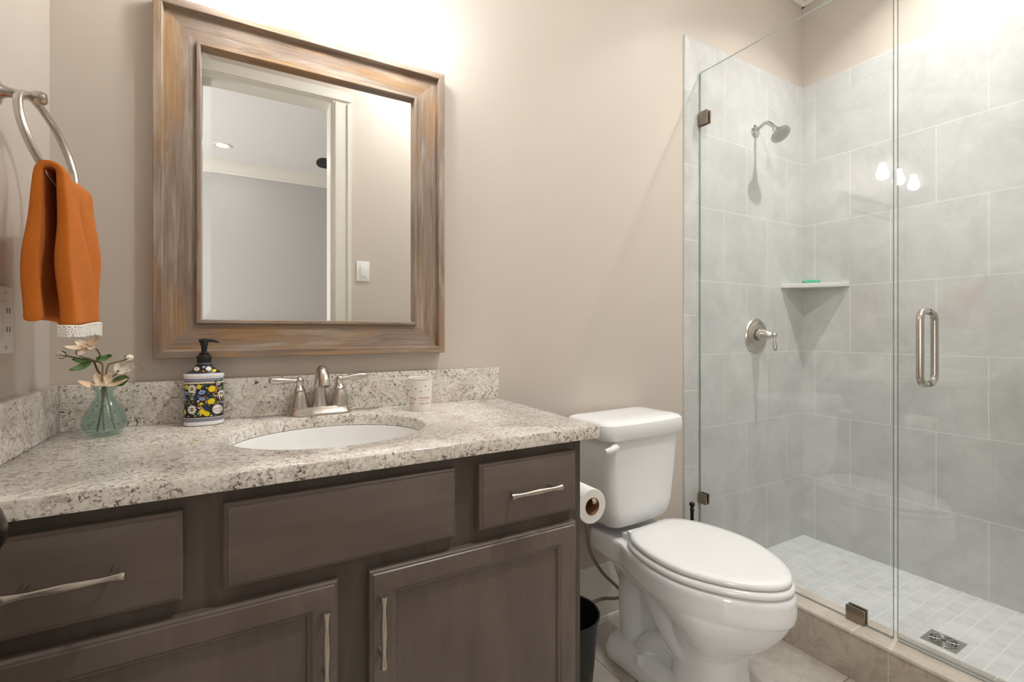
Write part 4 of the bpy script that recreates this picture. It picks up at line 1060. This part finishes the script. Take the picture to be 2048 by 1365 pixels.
# waste bin
WX, WY, WZ, WR = 0.858, 1.165, 0.285, 0.100
bn = thing('waste_bin', 'black round plastic waste bin between vanity and toilet', 'bin', (WX, WY, 0))
bm = B(); lathe(bm, [(0.0, .0006), (.070, .0006), (.073, .004), (WR-.004, WZ-.012), (WR, WZ-.010), (WR+.0015, WZ-.004), (WR, WZ), (WR-.0035, WZ-.002), (WR-.006, WZ-.012), (.070, .006), (0, .006)], (WX, WY, 0), seg=56); obj('bin_body', bm, M['black_plastic'], bn)

# ------------------------------------------------------------------ shower glass
GX = 1.793; GT = 0.0095
def glasspane(y0, y1, z0, z1):
    bm = B(); box(bm, GX-GT/2, GX+GT/2, y0, y1, z0, z1)
    for f in bm.faces: f.material_index = 0 if abs(f.normal.x) > .9 else 1
    return bm
gp = thing('shower_glass_panel', 'fixed clear glass shower panel between the tiled wall and the door', 'glass panel', (GX, 1.07, 0.16))
bm = glasspane(0.703, D-TT-.0035, 0.1605, 2.284); obj('pane', bm, [M['glass'], M['glass_edge']], gp, smooth=False)
def clamp(y0, y1, z0, z1):
    bm = B()
    box(bm, GX-GT/2-.009, GX-GT/2-.0003, y0, y1, z0, z1, .0015); box(bm, GX+GT/2+.0003, GX+GT/2+.009, y0, y1, z0, z1, .0015)
    obj('clamp', bm, M['dark_nickel'], gp)
clamp(1.383, D-TT-.004, 2.046, 2.104); clamp(1.389, D-TT-.004, .364, .410); clamp(.779, .834, .1585, .207)
gd = thing('shower_glass_door', 'clear glass shower door with a nickel pull handle, nearest the camera', 'glass door', (GX, 0.31, 0.165))
bm = glasspane(-0.070, 0.692, 0.168, 2.60); dp = obj('pane', bm, [M['glass'], M['glass_edge']], gd, smooth=False)
bm = B(); box(bm, GX-GT/2-.0012, GX+GT/2+.0012, -0.070, 0.691, .1585, .180, .001); obj('bottom_sweep', bm, M['clear_vinyl'], gd)
bm = B()
for s, y in ((-1, .618), (1, .618)):
    r = .0097; zt, zb = 1.188, .970; o = .050
    pts = []
    def arc(c, a0, a1): return [(GX + s*(c[0] + .028*math.cos(R(a0+(a1-a0)*i/6))), y, c[1] + .028*math.sin(R(a0+(a1-a0)*i/6))) for i in range(7)]
    pts = [(GX + s*(GT/2+.0005), y, zt)] + arc((o-.028, zt-.028), 90, 0) + arc((o-.028, zb+.028), 0, -90) + [(GX + s*(GT/2+.0005), y, zb)]
    tube(bm, pts, r, 16)
obj('handle', bm, M['nickel'], gd)

# ------------------------------------------------------------------ shower fittings
YT = D-TT
sx = 2.200
sh_ = thing('wall_showerhead', 'brushed nickel shower head on the tiled back wall', 'shower head', (sx, YT, 2.10))
bm = B(); lathe(bm, [(0, .0), (.030, .0003), (.030, .004), (.024, .009), (.012, .012), (0, .012)], (sx, YT, 2.112), (0, -1, 0), 28); obj('flange', bm, M['chrome'], sh_)
bm = B(); pts = smoothpath([(sx, YT-.003, 2.112), (sx, YT-.030, 2.126), (sx, YT-.055, 2.133), (sx, YT-.082, 2.115), (sx, YT-.103, 2.086)], 6); tube(bm, pts, .0085, 16); obj('arm', bm, M['chrome'], sh_)
hd_ax = Vector((-.10, -.60, -.79)).normalized(); hp = Vector((sx, YT-.101, 2.088))
bm = B(); lathe(bm, [(0, -.006), (.013, -.004), (.015, .004), (.017, .012), (.020, .020), (.019, .026), (.030, .040), (.046, .048), (.0505, .053), (.0505, .058), (.0480, .060), (.044, .0595), (0, .0590)], hp, hd_ax, 36); bmesh.ops.scale(bm, vec=(.88,)*3, space=Matrix.Translation(-hp), verts=bm.verts); hb = obj('head', bm, M['chrome'], sh_)
bm = B(); q = Vector((0, 0, 1)).rotation_difference(hd_ax)
for rad, n in ((.008, 6), (.016, 10), (.024, 16), (.032, 20)):
    for i in range(n):
        a = 2*PI*i/n + rad*50; c = hp + q @ Vector((rad*math.cos(a), rad*math.sin(a), .0590)); lathe(bm, [(0, -.001), (.0018, -.001), (.0014, .0012), (0, .0014)], c, hd_ax, 7)
bmesh.ops.scale(bm, vec=(.88,)*3, space=Matrix.Translation(-hp), verts=bm.verts); nz = obj('nozzles', bm, M['rubber'], hb)

vx, vz = 2.205, 1.108
vv_ = thing('shower_valve', 'round brushed nickel shower valve with lever handle on the tiled wall', 'shower valve', (vx, YT, vz))
bm = B(); lathe(bm, [(0, .0), (.085, .0003), (.085, .003), (.081, .008), (.074, .010), (.070, .009), (.066, .013), (.040, .018), (.030, .019), (0, .019)], (vx, YT, vz), (0, -1, 0), 48); obj('escutcheon', bm, M['nickel'], vv_)
bm = B(); lathe(bm, [(.022, .015), (.022, .026), (.031, .028), (.031, .034), (.029, .042), (.022, .064), (.013, .080), (.010, .084), (.0125, .088), (.0125, .098), (.009, .103), (0, .104)], (vx, YT, vz+.004), (0, -1, 0), 30); hb = obj('hub', bm, M['nickel'], vv_)
bm = B(); p = Vector((vx, YT-.093, vz)); d = Vector((.0, -.10, -1)).normalized()
pr = [(.004, .0060), (.014, .0052), (.026, .0062), (.042, .0082), (.056, .0088), (.066, .0078), (.072, .005), (.074, .002)]
tube(bm, [p + d*t for t, r in pr], [r for t, r in pr], 16); obj('lever', bm, M['nickel'], hb)

# corner shelf and soap
bm = B(); sz0, sz1 = 1.352, 1.374; xr = XR-TT
A = [(xr, YT), (xr-.207, YT), (xr-.203, YT-.008), (xr-.008, 1.214), (xr, 1.210)]
lo = [bm.verts.new((x, y, sz0)) for x, y in A]; hi = [bm.verts.new((x, y, sz1)) for x, y in A]
bm.faces.new(lo[::-1]); bm.faces.new(hi)
for i in range(5): j = (i+1) % 5; bm.faces.new((lo[i], lo[j], hi[j], hi[i]))
bmesh.ops.bevel(bm, geom=list(bm.edges), offset=.0015, segments=2, profile=.6, affect='EDGES')
sf = obj('corner_shelf', bm, M['curb_t'] if False else plain('pale_stone_shelf', srgb(212,211,206), 0.25, var=.05, scale=14)); tag(sf, 'pale triangular corner shelf in the shower holding the soap', 'shelf')
bm = B(); rings = []
for k, z in ((.75, 0), (.95, .002), (1.0, .006), (1.0, .011), (.93, .015), (.75, .0175), (.4, .0185)):
    rings.append([(2.545+.042*k*math.copysign(abs(math.cos(2*PI*i/40))**.7, math.cos(2*PI*i/40)), 1.352+.024*k*math.copysign(abs(math.sin(2*PI*i/40))**.7, math.sin(2*PI*i/40)), 1.3742+z) for i in range(40)])
loft(bm, rings)
bmesh.ops.rotate(bm, cent=(2.545, 1.352, 1.374), matrix=Matrix.Rotation(R(-38), 3, 'Z'), verts=bm.verts)
tag(obj('bar_soap', bm, M['soap']), 'teal green bar of soap on the corner shelf', 'soap')

# drain
dxx, dyy, dz = 2.146, .695, .0400
dr_ = thing('shower_drain', 'square steel shower drain with round grate in the shower floor', 'drain', (dxx, dyy, dz))
hw = .050
bm = B(); 
box(bm, dxx-hw, dxx+hw, dyy-hw, dyy+hw, dz-.004, dz+.0012, .0005); obj('frame', bm, M['chrome'], dr_, smooth=False)
bm = B(); lathe(bm, [(0, .0012), (.042, .0012), (.042, .0016), (0, .0016)], (dxx, dyy, dz), seg=36); obj('drain_well', bm, M['rubber'], dr_)
bm = B()
for rad in (.040, .030, .020, .010): tube(bm, [(dxx+rad*math.cos(2*PI*i/40), dyy+rad*math.sin(2*PI*i/40), dz+.0024) for i in range(40)], .0019, 8, closed=True)
for k in range(8):
    a = 2*PI*k/8 + .2; tube(bm, [(dxx+.008*math.cos(a), dyy+.008*math.sin(a), dz+.0024), (dxx+.041*math.cos(a+.15), dyy+.041*math.sin(a+.15), dz+.0024)], .0018, 8)
obj('grate', bm, M['chrome'], dr_)
